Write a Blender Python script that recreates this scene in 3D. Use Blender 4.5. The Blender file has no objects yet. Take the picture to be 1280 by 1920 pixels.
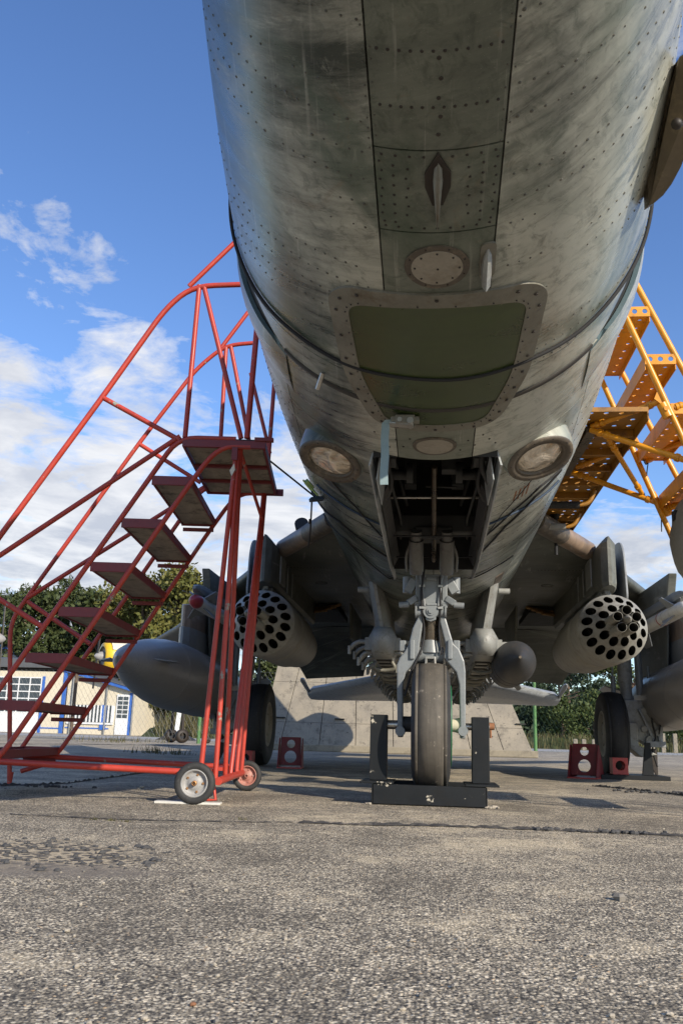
import bpy, bmesh, math, random
from mathutils import Vector, Matrix, noise
from mathutils.geometry import delaunay_2d_cdt
random.seed(7)
R = math.radians
scene = bpy.context.scene
COL = scene.collection
PI = math.pi
sin, cos = math.sin, math.cos

# ------------------------------------------------------------------ camera, sky, sun
cd = bpy.data.cameras.new('camera'); camo = bpy.data.objects.new('camera', cd); COL.objects.link(camo)
camo.matrix_world = Matrix([[0.994793, -0.003627, 0.101854, -0.01], [0.097779, -0.247968, -0.963821, 0.0], [0.028752, 0.968761, -0.246322, 0.33]] + [[0, 0, 0, 1]])
cd.sensor_fit = 'VERTICAL'; cd.sensor_height = 36; cd.sensor_width = 24; cd.lens = 31.050
cd.clip_start = .05; cd.clip_end = 3000
cd.dof.use_dof = True; cd.dof.focus_distance = 4.9; cd.dof.aperture_fstop = 18
scene.camera = camo
scene.view_settings.view_transform = 'Standard'; scene.view_settings.look = 'None'
scene.view_settings.exposure = 0.28; scene.view_settings.gamma = 1; scene.view_settings.use_curve_mapping = False

SUN_EL = 26.0
SUN_H = Vector((.695, -.719))          # horizontal direction towards the sun
sd = bpy.data.lights.new('sun', 'SUN'); sd.energy = 5.0; sd.angle = R(.53); sd.color = (1, .90, .75)
so = bpy.data.objects.new('sun', sd); COL.objects.link(so)
to_sun = Vector((SUN_H.x * cos(R(SUN_EL)), SUN_H.y * cos(R(SUN_EL)), sin(R(SUN_EL))))
so.rotation_euler = to_sun.to_track_quat('Z', 'Y').to_euler(); so.location = to_sun * 60

class NT:
    def __init__(s, tree): s.t = tree; s.n = tree.nodes; s.l = tree.links; s.n.clear()
    def new(s, typ, **kw):
        nd = s.n.new(typ)
        for k, v in kw.items():
            if hasattr(nd, k) and k not in ('Scale',): setattr(nd, k, v)
        return nd
    def set(s, sock, v):
        if hasattr(v, 'is_output') or isinstance(v, bpy.types.NodeSocket): s.l.new(v, sock)
        else: sock.default_value = v
    def math(s, op, a, b=0.0, c=None, clamp=False):
        nd = s.n.new('ShaderNodeMath'); nd.operation = op; nd.use_clamp = clamp
        s.set(nd.inputs[0], a); s.set(nd.inputs[1], b)
        if c is not None: s.set(nd.inputs[2], c)
        return nd.outputs[0]
    def vmath(s, op, a, b=(0, 0, 0)):
        nd = s.n.new('ShaderNodeVectorMath'); nd.operation = op
        s.set(nd.inputs[0], a)
        if op == 'SCALE': s.set(nd.inputs[3], b)
        else: s.set(nd.inputs[1], b)
        return nd
    def noise(s, vec, scale, detail=4, rough=.55, dist=0.0, dim='3D'):
        nd = s.n.new('ShaderNodeTexNoise'); nd.noise_dimensions = dim
        if vec is not None: s.l.new(vec, nd.inputs['Vector'])
        s.set(nd.inputs['Scale'], scale); nd.inputs['Detail'].default_value = detail
        nd.inputs['Roughness'].default_value = rough; nd.inputs['Distortion'].default_value = dist
        return nd
    def voro(s, vec, scale, feature='F1', rnd=1.0):
        nd = s.n.new('ShaderNodeTexVoronoi'); nd.feature = feature
        if vec is not None: s.l.new(vec, nd.inputs['Vector'])
        nd.inputs['Scale'].default_value = scale; nd.inputs['Randomness'].default_value = rnd
        return nd
    def ramp(s, fac, stops, mode='LINEAR'):
        nd = s.n.new('ShaderNodeValToRGB'); s.l.new(fac, nd.inputs[0]); cr = nd.color_ramp; cr.interpolation = mode
        while len(cr.elements) < len(stops): cr.elements.new(.5)
        for e, (p, c) in zip(cr.elements, stops):
            e.position = p; e.color = (c, c, c, 1) if isinstance(c, (int, float)) else (*c, 1)
        return nd.outputs[0]
    def mix(s, fac, a, b, mode='MIX'):
        nd = s.n.new('ShaderNodeMix'); nd.data_type = 'RGBA'; nd.blend_type = mode
        for k, v in ((0, fac), (6, a), (7, b)):
            if isinstance(v, bpy.types.NodeSocket): s.l.new(v, nd.inputs[k])
            elif k == 0: nd.inputs[0].default_value = v
            else: nd.inputs[k].default_value = (*v, 1) if len(v) == 3 else v
        return nd.outputs[2]
    def maprange(s, v, a, b, c=0., d=1.):
        nd = s.n.new('ShaderNodeMapRange'); s.l.new(v, nd.inputs[0])
        for i, x in enumerate((a, b, c, d)): nd.inputs[i + 1].default_value = x
        return nd.outputs[0]
    def sep(s, v):
        nd = s.n.new('ShaderNodeSeparateXYZ'); s.l.new(v, nd.inputs[0]); return nd.outputs
    def comb(s, x, y, z):
        nd = s.n.new('ShaderNodeCombineXYZ')
        for i, v in enumerate((x, y, z)): s.set(nd.inputs[i], v)
        return nd.outputs[0]

world = bpy.data.worlds.new('World'); scene.world = world; world.use_nodes = True
w = NT(world.node_tree)
sky = w.new('ShaderNodeTexSky'); sky.sky_type = 'NISHITA'; sky.sun_disc = False
sky.sun_elevation = R(SUN_EL); sky.sun_rotation = math.atan2(SUN_H.x, SUN_H.y)
sky.air_density = 1.0; sky.dust_density = .25; sky.ozone_density = 3.2; sky.altitude = 100
bg = w.new('ShaderNodeBackground'); bg.inputs[1].default_value = .15
hsv = w.new('ShaderNodeHueSaturation'); hsv.inputs['Saturation'].default_value = 1.12; hsv.inputs['Hue'].default_value = .509; hsv.inputs['Value'].default_value = 1.16
w.l.new(sky.outputs[0], hsv.inputs['Color']); w.l.new(hsv.outputs[0], bg.inputs[0])
geo = w.new('ShaderNodeNewGeometry')
dirv = w.vmath('SCALE', geo.outputs['Incoming'], -1.0).outputs[0]
dx, dy, dz = w.sep(dirv)
zz = w.math('ADD', w.math('MAXIMUM', dz, 0.0), .13)
pu = w.comb(w.math('DIVIDE', dx, zz), w.math('DIVIDE', dy, zz), 0.0)
warp = w.noise(pu, 1.1, 2, .5)
pw = w.vmath('ADD', pu, w.vmath('SCALE', warp.outputs['Color'], .55).outputs[0]).outputs[0]
n1 = w.noise(pw, 2.1, 9, .60)
n2 = w.noise(w.vmath('ADD', pu, w.vmath('SCALE', warp.outputs['Color'], .25).outputs[0]).outputs[0], 6.5, 8, .66, .4)
dens = w.math('ADD', n1.outputs[0], w.math('MULTIPLY', w.math('SUBTRACT', n2.outputs[0], .5), .62))
# how much cloud there is at each height of the sky: banks low down, wisps high up
cover = w.ramp(dz, [(0., .11), (.12, .13), (.24, .085), (.33, .045), (.42, -.015), (.50, -.035), (.75, -.06), (1., -.07)])
dens = w.math('ADD', dens, cover)
# single clouds of the photograph's sky: direction, angular size, weight
CLOUDS = [((-0.305,0.722,0.621), 50, .15), ((-0.343,0.739,0.579), 42, .14), ((-0.34,0.757,0.558), 42, .15), ((-0.416,0.72,0.556), 46, .10), ((-0.387,0.769,0.509), 46, .16), ((-0.358,0.792,0.494), 40, .20), ((-0.335,0.811,0.48), 54, .10), ((-0.437,0.763,0.476), 46, .14),
          ((-0.406,0.805,0.432), 40, .14), ((-0.349,0.845,0.405), 36, .15), ((-0.439,0.819,0.369), 34, .16), ((-0.302,0.872,0.385), 46, .10), ((-0.424,0.851,0.31), 20, .15), ((-0.348,0.891,0.293), 24, .15), ((-0.288,0.9,0.327), 30, .08),
          ((-0.395,0.89,0.226), 16, .10), ((-0.272,0.928,0.255), 18, .08), ((-0.36,0.922,0.145), 30, .30), ((-0.424,0.889,0.173), 16, .10), ((-0.162,0.953,0.256), 22, .18), ((0.206,0.954,0.215), 20, .22), ((0.179,0.953,0.245), 30, .14), ((0.238,0.955,0.175), 24, .16),
          ((0.245,0.892,0.38), 7, -.30), ((-0.244,0.816,0.524), 14, -.16), ((-0.38,0.667,0.641), 9, -.2), ((-0.26,0.745,0.614), 12, -.12)]
for d, k, wt in CLOUDS:
    dt = w.vmath('DOT_PRODUCT', dirv, d).outputs['Value']
    ang = w.math('ARCCOSINE', w.math('MINIMUM', dt, .99999))
    g = w.math('MAXIMUM', w.math('SUBTRACT', 1.0, w.math('MULTIPLY', ang, k * .30)), 0.0)
    g = w.math('MULTIPLY', g, g)
    dens = w.math('ADD', dens, w.math('MULTIPLY', g, wt * 1.25))
cl = w.maprange(dens, .57, .76)
cl = w.math('POWER', cl, .85)
thick = w.maprange(dens, .70, .92)
low = w.maprange(dz, .02, .30)
tone = w.noise(pw, 3.4, 6, .62)
ccol = w.mix(w.maprange(tone.outputs[0], .38, .62), (.36, .41, .52), (.98, .98, .98))
ccol = w.mix(w.math('MULTIPLY', low, .6), ccol, (.96, .96, .97))
bgc = w.new('ShaderNodeBackground'); w.l.new(ccol, bgc.inputs[0]); bgc.inputs[1].default_value = .80
mx = w.new('ShaderNodeMixShader'); w.l.new(w.math('MULTIPLY', cl, .93), mx.inputs[0])
w.l.new(bg.outputs[0], mx.inputs[1]); w.l.new(bgc.outputs[0], mx.inputs[2])
wo = w.new('ShaderNodeOutputWorld'); w.l.new(mx.outputs[0], wo.inputs[0])

# ------------------------------------------------------------------ materials
MATS = {}
def mat(name, build):
    m = bpy.data.materials.new(name); m.use_nodes = True; t = NT(m.node_tree)
    b = t.new('ShaderNodeBsdfPrincipled'); o = t.new('ShaderNodeOutputMaterial'); t.l.new(b.outputs[0], o.inputs[0])
    build(t, b); MATS[name] = m; return m
def bump(t, b, h, strength=.3, dist=.01):
    nd = t.new('ShaderNodeBump'); nd.inputs['Strength'].default_value = strength; nd.inputs['Distance'].default_value = dist
    t.l.new(h, nd.inputs['Height']); t.l.new(nd.outputs[0], b.inputs['Normal'])
def objco(t): return t.new('ShaderNodeTexCoord').outputs['Object']
def paint(name, c1, c2=None, scale=3., rough=.5, metal=0., chip=None, chip_at=.66, chip_scale=9., bmp=.08, stretch=(1, 1, 1), spec=.5, dirt=None):
    c2 = c2 or tuple(x * .72 for x in c1)
    def f(t, b):
        co = objco(t)
        v = t.vmath('MULTIPLY', co, stretch).outputs[0]
        n = t.noise(v, scale, 7, .65)
        col = t.mix(t.maprange(n.outputs[0], .32, .68), c2, c1)
        fine = t.noise(co, scale * 14, 3, .7)
        col = t.mix(.35, col, t.mix(t.maprange(fine.outputs[0], .3, .7), tuple(x * .75 for x in c1), tuple(min(1, x * 1.15) for x in c1)))
        if dirt:
            dn = t.noise(co, scale * 2.3, 8, .72)
            col = t.mix(t.maprange(dn.outputs[0], .52, .72), col, dirt)
        if chip:
            cn = t.noise(co, chip_scale, 6, .7)
            col = t.mix(t.maprange(cn.outputs[0], chip_at, chip_at + .03), col, chip)
        t.l.new(col, b.inputs['Base Color'])
        rr = t.maprange(n.outputs[0], .3, .7, rough - .08, rough + .10); t.l.new(rr, b.inputs['Roughness'])
        b.inputs['Metallic'].default_value = metal; b.inputs['Specular IOR Level'].default_value = spec
        if bmp: bump(t, b, fine.outputs[0], bmp, .004)
    return mat(name, f)

def skin(name, pale, dark, tint, amount=(.40, .62), rough=.40, bias=0.0):
    """weathered camouflage paint brushed round the hull: streaks follow the girth, stains and scuffs on top"""
    def f(t, b):
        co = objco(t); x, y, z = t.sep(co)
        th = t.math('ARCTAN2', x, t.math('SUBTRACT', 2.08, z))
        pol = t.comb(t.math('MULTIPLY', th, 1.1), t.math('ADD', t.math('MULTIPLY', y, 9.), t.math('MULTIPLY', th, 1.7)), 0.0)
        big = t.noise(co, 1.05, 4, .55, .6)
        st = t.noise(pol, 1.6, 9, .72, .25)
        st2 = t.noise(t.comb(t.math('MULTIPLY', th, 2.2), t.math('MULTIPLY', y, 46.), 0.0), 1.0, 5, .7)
        a = t.math('ADD', t.math('ADD', t.math('MULTIPLY', big.outputs[0], .62), t.math('MULTIPLY', st.outputs[0], .38)), t.math('MULTIPLY', x, bias))  # bias makes the tone paler towards the right, darker towards the left
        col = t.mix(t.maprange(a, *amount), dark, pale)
        g = t.noise(co, 2.6, 5, .6, .8)
        col = t.mix(t.math('MULTIPLY', t.maprange(g.outputs[0], .48, .66), .75), col, tint)
        # brushed streaks, light and dark
        col = t.mix(t.math('MULTIPLY', t.maprange(st2.outputs[0], .54, .75), .45), col, tuple(v * .42 for v in pale))
        col = t.mix(t.math('MULTIPLY', t.maprange(st.outputs[0], .60, .74), .5), col, tuple(min(.8, v * 1.35) for v in pale))
        # scuffs along the airflow and brown stains
        lon = t.noise(t.comb(t.math('MULTIPLY', th, 26.), t.math('MULTIPLY', y, 1.6), 0.0), 1.0, 6, .68)
        col = t.mix(t.math('MULTIPLY', t.maprange(lon.outputs[0], .58, .72), .42), col, (.50, .49, .44))
        sn = t.noise(co, 5.5, 8, .75, 1.2)
        col = t.mix(t.math('MULTIPLY', t.maprange(sn.outputs[0], .58, .74), .55), col, (.17, .115, .065))
        dk = t.noise(co, 8.5, 8, .75, .6)
        col = t.mix(t.math('MULTIPLY', t.maprange(dk.outputs[0], .60, .72), .6), col, (.035, .035, .03))
        mg = t.noise(t.comb(t.math('MULTIPLY', th, 9.), t.math('MULTIPLY', y, 16.), 0.0), 1.0, 9, .78, .8)
        col = t.mix(t.math('MULTIPLY', t.maprange(mg.outputs[0], .50, .64), .55), col, tuple(v * .5 for v in tint))
        col = t.mix(t.math('MULTIPLY', t.maprange(mg.outputs[0], .42, .32), .32), col, tuple(min(.8, v * 1.2) for v in pale))
        sp = t.voro(co, 130.)
        col = t.mix(t.maprange(sp.outputs['Distance'], .10, .05, 0., .35), col, (.55, .53, .47))
        t.l.new(col, b.inputs['Base Color'])
        t.l.new(t.maprange(st.outputs[0], .3, .7, rough - .06, rough + .14), b.inputs['Roughness'])
        hgt = t.math('ADD', t.math('MULTIPLY', big.outputs[0], 1.6), t.math('MULTIPLY', st2.outputs[0], .10))
        bump(t, b, hgt, .22, .02)
    return mat(name, f)

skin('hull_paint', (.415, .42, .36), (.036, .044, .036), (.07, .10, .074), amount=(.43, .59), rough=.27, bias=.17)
skin('belly_paint', (.175, .19, .152), (.034, .042, .032), (.042, .068, .042), amount=(.36, .62), rough=.42)
skin('wing_paint', (.155, .158, .135), (.045, .05, .044), (.10, .10, .078), rough=.5)
skin('edge_paint', (.36, .25, .17), (.07, .065, .06), (.30, .21, .14), rough=.42)
paint('frame_paint', (.20, .19, .155), (.09, .088, .068), 6., .5, dirt=(.10, .08, .05), chip=(.04, .035, .03), chip_at=.67, chip_scale=22)
paint('joint_dark', (.018, .018, .016), None, 8, .8)
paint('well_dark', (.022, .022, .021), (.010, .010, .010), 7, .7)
paint('well_grey', (.04, .041, .04), (.018, .018, .017), 9, .55, dirt=(.025, .022, .02))
paint('door_grey', (.42, .45, .46), (.22, .24, .25), 5, .45, dirt=(.13, .11, .09))
paint('green_panel', (.040, .062, .016), (.020, .032, .008), 2.4, .30, bmp=.03, chip=(.11, .12, .07), chip_at=.68, chip_scale=14, stretch=(1, 3, 1))
paint('rivet_dark', (.028, .019, .013), (.012, .009, .007), 30, .6)
paint('rivet_skin', (.10, .095, .075), (.03, .028, .022), 30, .45)
paint('disc_pale', (.31, .285, .235), (.20, .18, .145), 7, .6, dirt=(.18, .15, .11))
paint('ring_brown', (.10, .082, .062), (.045, .036, .028), 12, .55, dirt=(.20, .16, .11))
paint('gear_grey', (.20, .217, .225), (.135, .148, .155), 6, .42, chip=(.10, .08, .07), chip_at=.70, chip_scale=20, dirt=(.15, .15, .15))
paint('gear_pale', (.30, .305, .29), (.17, .172, .16), 7, .45, dirt=(.12, .10, .08))
paint('oily_steel', (.16, .125, .09), (.05, .042, .036), 8, .28, .75)
paint('steel_bare', (.52, .50, .46), (.30, .28, .25), 12, .32, .85)
paint('rust', (.27, .12, .055), (.14, .065, .035), 14, .8)
def rubber(name, c, c2):
    def f(t, b):
        co = objco(t); n = t.noise(co, 9., 8, .7); s = t.noise(t.vmath('MULTIPLY', co, (70, 3, 3)).outputs[0], 1.0, 4, .6)
        col = t.mix(t.maprange(n.outputs[0], .35, .68), c, c2)
        col = t.mix(t.math('MULTIPLY', t.maprange(s.outputs[0], .5, .7), .5), col, tuple(v * .55 for v in c))
        sc = t.noise(co, 26., 6, .75)
        col = t.mix(t.math('MULTIPLY', t.maprange(sc.outputs[0], .60, .68), .8), col, tuple(min(1, v * 3.2) for v in c2))
        t.l.new(col, b.inputs['Base Color']); b.inputs['Roughness'].default_value = .72
        bump(t, b, sc.outputs[0], .25, .004)
    return mat(name, f)
rubber('tyre_tread', (.062, .055, .045), (.105, .092, .075))
rubber('tyre_black', (.020, .020, .020), (.034, .033, .032))
paint('cradle_black', (.012, .014, .016), (.007, .008, .009), 5, .5, spec=.25, chip=(.45, .41, .33), chip_at=.645, chip_scale=14, dirt=(.011, .011, .011))
paint('red_paint', (.47, .047, .025), (.31, .032, .021), 4, .46, chip=(.26, .27, .22), chip_at=.635, chip_scale=9., dirt=(.30, .045, .03), bmp=0)
paint('red_step', (.20, .026, .026), (.12, .02, .02), 5, .5, chip=(.40, .26, .05), chip_at=.73, chip_scale=16)
paint('plywood_dirty', (.34, .30, .23), (.12, .105, .085), 5, .8, dirt=(.03, .027, .023), stretch=(3, 1, 1))
paint('chock_red', (.17, .014, .016), (.085, .008, .010), 6, .55, chip=(.30, .06, .05), chip_at=.66, chip_scale=18)
paint('chock_bright', (.46, .06, .045), (.33, .04, .035), 8, .5)
paint('yellow_paint', (.70, .30, .010), (.55, .215, .008), 5, .38, dirt=(.34, .15, .02), chip=(.05, .04, .03), chip_at=.72, chip_scale=22)
paint('yellow_shade', (.36, .165, .012), (.20, .09, .01), 5, .5, dirt=(.10, .05, .015))  # darker copy of yellow_paint: shade of the walkway underside put into the colour
paint('pod_grey', (.28, .27, .235), (.18, .175, .15), 5, .5, dirt=(.12, .10, .075), chip=(.11, .09, .07), chip_at=.71, chip_scale=18)
paint('tube_black', (.012, .012, .012), None, 8, .6)
paint('tube_inner', (.075, .07, .06), (.03, .028, .025), 20, .5)
paint('drum_green', (.012, .12, .05), (.008, .08, .035), 4, .4)
paint('tank_grey', (.29, .28, .27), (.17, .165, .16), 3, .36, dirt=(.25, .245, .235), chip=(.02, .02, .02), chip_at=.72, chip_scale=9)
paint('bomb_dark', (.038, .04, .044), (.022, .022, .024), 6, .5, dirt=(.06, .048, .04))
paint('missile_white', (.60, .60, .57), (.46, .46, .43), 5, .4, dirt=(.30, .28, .24))
paint('missile_red', (.33, .035, .045), (.25, .025, .03), 5, .35)
paint('fin_grey', (.25, .265, .275), (.17, .18, .19), 6, .45, dirt=(.10, .09, .08))
paint('concrete_panel', (.30, .262, .20), (.165, .148, .12), 2.2, .9, bmp=.5, dirt=(.11, .097, .078), chip=(.06, .054, .045), chip_at=.62, chip_scale=11)
paint('concrete_plinth', (.30, .26, .19), (.19, .17, .13), 2, .9, bmp=.4, dirt=(.11, .095, .07))
paint('mesh_green', (.035, .075, .028), (.025, .055, .02), 3, .5)
paint('band_dark', (.035, .031, .026), (.018, .016, .013), 12, .6)
paint('actuator_dark', (.13, .13, .122), (.07, .07, .065), 9, .45, dirt=(.05, .045, .04))  # gear grey with the shade of the wheel bay put into its colour
paint('post_green', (.075, .20, .058), (.05, .14, .04), 3, .5, dirt=(.22, .17, .11))
paint('wire_grey', (.26, .265, .26), (.18, .185, .18), 3, .5, .3)
paint('cream_wall', (.62, .56, .43), (.55, .495, .38), .7, .8)
paint('blue_trim', (.035, .13, .46), (.025, .10, .38), 2, .5)
paint('white_trim', (.72, .73, .73), (.62, .63, .63), 2, .5)
paint('roof_dark', (.10, .105, .11), (.07, .072, .078), 1, .6)
paint('green_band', (.19, .30, .12), (.15, .25, .10), 1, .6)
paint('window_glass', (.045, .06, .075), (.03, .04, .05), 1.2, .08, bmp=0)
paint('plane_yellow', (.78, .50, .03), (.70, .43, .02), 2, .35)
paint('plane_white', (.68, .62, .48), (.6, .54, .40), 2, .4)
paint('rope_dark', (.020, .020, .022), (.010, .010, .011), 60, .8)
paint('strap_blue', (.028, .05, .09), (.02, .035, .06), 40, .75)
paint('strap_pale', (.25, .33, .34), (.17, .24, .26), 20, .7)
paint('blade_brown', (.16, .125, .075), (.07, .058, .04), 5, .5, dirt=(.28, .22, .13))
paint('slot_blue', (.12, .18, .20), (.08, .13, .15), 9, .6)
paint('ratchet_green', (.32, .46, .17), (.24, .36, .11), 20, .4)
paint('cover_cloth', (.27, .265, .24), (.16, .155, .14), 3, .85, bmp=.3)
paint('bark', (.14, .10, .07), (.07, .05, .035), 6, .9, bmp=.5)
paint('stone_dark', (.075, .073, .072), (.04, .039, .038), 30, .85, bmp=.3)
paint('stone_pale', (.42, .37, .29), (.26, .23, .19), 40, .85, bmp=.3)
paint('stone_mid', (.22, .20, .17), (.12, .11, .10), 40, .85, bmp=.3)
paint('plank_white', (.62, .60, .54), (.46, .44, .39), 8, .6)
paint('wheel_zinc', (.34, .335, .325), (.20, .197, .19), 12, .5, dirt=(.25, .2, .15))
paint('rim_pink', (.40, .17, .13), (.28, .10, .085), 14, .55, dirt=(.33, .30, .27))
paint('brass', (.46, .24, .10), (.30, .15, .07), 20, .35, .7)
paint('hose_ochre', (.30, .17, .06), (.18, .10, .04), 12, .6)
def lens(t, b):
    co = objco(t); n = t.noise(co, 15., 3, .5, .7); n2 = t.noise(co, 30., 4, .7, .4)
    col = t.mix(t.maprange(n.outputs[0], .35, .65), (.42, .35, .26), (.74, .67, .57))
    col = t.mix(t.math('MULTIPLY', t.maprange(n2.outputs[0], .60, .70), .5), col, (.12, .095, .07))
    t.l.new(col, b.inputs['Base Color']); b.inputs['Metallic'].default_value = .5; b.inputs['Roughness'].default_value = .20
    bump(t, b, n.outputs[0], .9, .03)
mat('lens_foil', lens)
def foliage(name, c1, c2, c3):
    def f(t, b):
        co = t.new('ShaderNodeNewGeometry').outputs['Position']; n = t.noise(co, .55, 4, .6); n2 = t.noise(co, 3.5, 3, .6)
        rnd = t.new('ShaderNodeNewGeometry').outputs['Random Per Island']
        col = t.mix(t.maprange(n.outputs[0], .35, .65), c1, c2)
        col = t.mix(t.math('MULTIPLY', rnd, .55), col, c3)
        t.l.new(col, b.inputs['Base Color']); b.inputs['Roughness'].default_value = .6
        b.inputs['Specular IOR Level'].default_value = .25
    return mat(name, f)
foliage('leaf_pine', (.032, .050, .016), (.05, .068, .022), (.07, .078, .028))
foliage('leaf_oak', (.075, .088, .02), (.11, .115, .028), (.15, .125, .035))
foliage('leaf_green', (.040, .062, .018), (.062, .088, .024), (.085, .098, .03))
foliage('leaf_dark', (.022, .04, .022), (.035, .055, .028), (.045, .06, .03))
foliage('leaf_red', (.085, .045, .035), (.11, .06, .045), (.07, .065, .035))
foliage('grass_dry', (.055, .06, .022), (.09, .082, .035), (.13, .105, .05))
foliage('grass_green', (.04, .055, .018), (.06, .07, .022), (.07, .07, .026))

def asphalt(t, b):
    co = t.new('ShaderNodeNewGeometry').outputs['Position']; x, y, z = t.sep(co)
    flat = t.comb(x, y, 0.0)
    v1 = t.voro(flat, 165.); v2 = t.voro(flat, 310.); v3 = t.voro(flat, 62.)
    r1 = t.sep(v1.outputs['Color'])[0]; r2 = t.sep(v2.outputs['Color'])[1]; r3 = t.sep(v3.outputs['Color'])[0]
    big = t.noise(flat, .45, 5, .6); mid = t.noise(flat, 2.6, 7, .68, .5); fine = t.noise(flat, 14., 6, .7)
    wear = t.math('ADD', t.math('MULTIPLY', big.outputs[0], .42), t.math('ADD', t.math('MULTIPLY', mid.outputs[0], .38), t.math('MULTIPLY', fine.outputs[0], .2)))
    # bitumen between the stones, stones of many tones, sand washed into the worn places
    stone = t.ramp(r1, [(0., (.04, .04, .042)), (.18, (.085, .082, .08)), (.34, (.27, .245, .205)), (.60, (.48, .435, .355)), (.84, (.66, .60, .49)), (.96, (.80, .75, .64)), (1., (.78, .55, .32))])
    small = t.ramp(r2, [(0., (.035, .034, .034)), (.45, (.12, .112, .10)), (.8, (.34, .31, .25)), (1., (.62, .56, .45))])
    col = t.mix(t.maprange(v1.outputs['Distance'], .30, .52), stone, small)
    bit = t.math('MULTIPLY', t.maprange(v3.outputs['Distance'], .30, .60), t.maprange(wear, .56, .44))
    col = t.mix(t.math('MULTIPLY', bit, .35), col, (.04, .039, .037))
    spk = t.voro(flat, 120.); r4 = t.sep(spk.outputs['Color'])[2]
    col = t.mix(t.math('MULTIPLY', t.maprange(r4, .80, .86), t.maprange(spk.outputs['Distance'], .42, .30)), col, (.72, .66, .54))
    col = t.mix(t.math('MULTIPLY', t.maprange(r4, .16, .10), t.maprange(spk.outputs['Distance'], .46, .34)), col, (.028, .028, .03))
    col = t.mix(t.math('MULTIPLY', t.maprange(wear, .50, .40), .55), col, (.075, .068, .058))
    sand = t.maprange(wear, .51, .60)
    col = t.mix(t.math('MULTIPLY', sand, .52), col, t.mix(r2, (.50, .43, .31), (.82, .73, .55)))
    # a broken spot: the top course is gone, pale sand between dark crumbs
    pv = t.vmath('MULTIPLY', t.vmath('SUBTRACT', flat, (-1.16, 2.42, 0.)).outputs[0], (2.1, 3.0, 0.)).outputs[0]
    pd = t.vmath('LENGTH', pv).outputs['Value']; pd = t.math('ADD', pd, t.math('MULTIPLY', t.math('SUBTRACT', fine.outputs[0], .5), 1.1))
    pm = t.maprange(pd, 1.0, .72); crumb = t.voro(flat, 42.); cr_ = t.sep(crumb.outputs['Color'])[0]
    cc = t.mix(t.math('MULTIPLY', t.maprange(crumb.outputs['Distance'], .62, .44), t.maprange(cr_, .06, .14)), t.mix(r2, (.26, .23, .175), (.50, .44, .34)), t.mix(cr_, (.035, .035, .037), (.11, .105, .10)))
    col = t.mix(pm, col, cc)
    slurry = t.maprange(t.math('ADD', t.vmath('LENGTH', t.vmath('MULTIPLY', t.vmath('SUBTRACT', flat, (-1.02, 2.20, 0.)).outputs[0], (2.2, 6.5, 0.)).outputs[0]).outputs['Value'], t.math('MULTIPLY', t.math('SUBTRACT', mid.outputs[0], .5), 1.6)), 1.0, .55)
    col = t.mix(t.math('MULTIPLY', slurry, .7), col, (.17, .155, .14))
    # the far apron is darker tarred sheet
    far = t.maprange(y, 5.2, 11., 0., .55)
    col = t.vmath('MULTIPLY', col, (1.17, 1.10, .99)).outputs[0]
    col = t.mix(far, col, t.mix(t.maprange(mid.outputs[0], .35, .65), (.20, .185, .16), (.40, .345, .26)))
    t.l.new(col, b.inputs['Base Color']); b.inputs['Roughness'].default_value = .9; b.inputs['Specular IOR Level'].default_value = .25
    h = t.math('ADD', t.math('MULTIPLY', t.math('SUBTRACT', .6, v1.outputs['Distance']), t.math('ADD', .35, r1)), t.math('MULTIPLY', fine.outputs[0], .8))
    bump(t, b, h, .55, .004)
mat('asphalt', asphalt)
paint('road_grey', (.34, .335, .32), (.26, .255, .24), .8, .9)
paint('tar_dark', (.045, .042, .04), (.028, .027, .026), 6, .85, dirt=(.20, .175, .14), bmp=.4)
paint('tar_patch', (.17, .16, .145), (.10, .095, .088), 14, .9, dirt=(.42, .37, .28), bmp=.5)
paint('soil', (.14, .12, .07), (.09, .085, .045), .8, .95)

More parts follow.
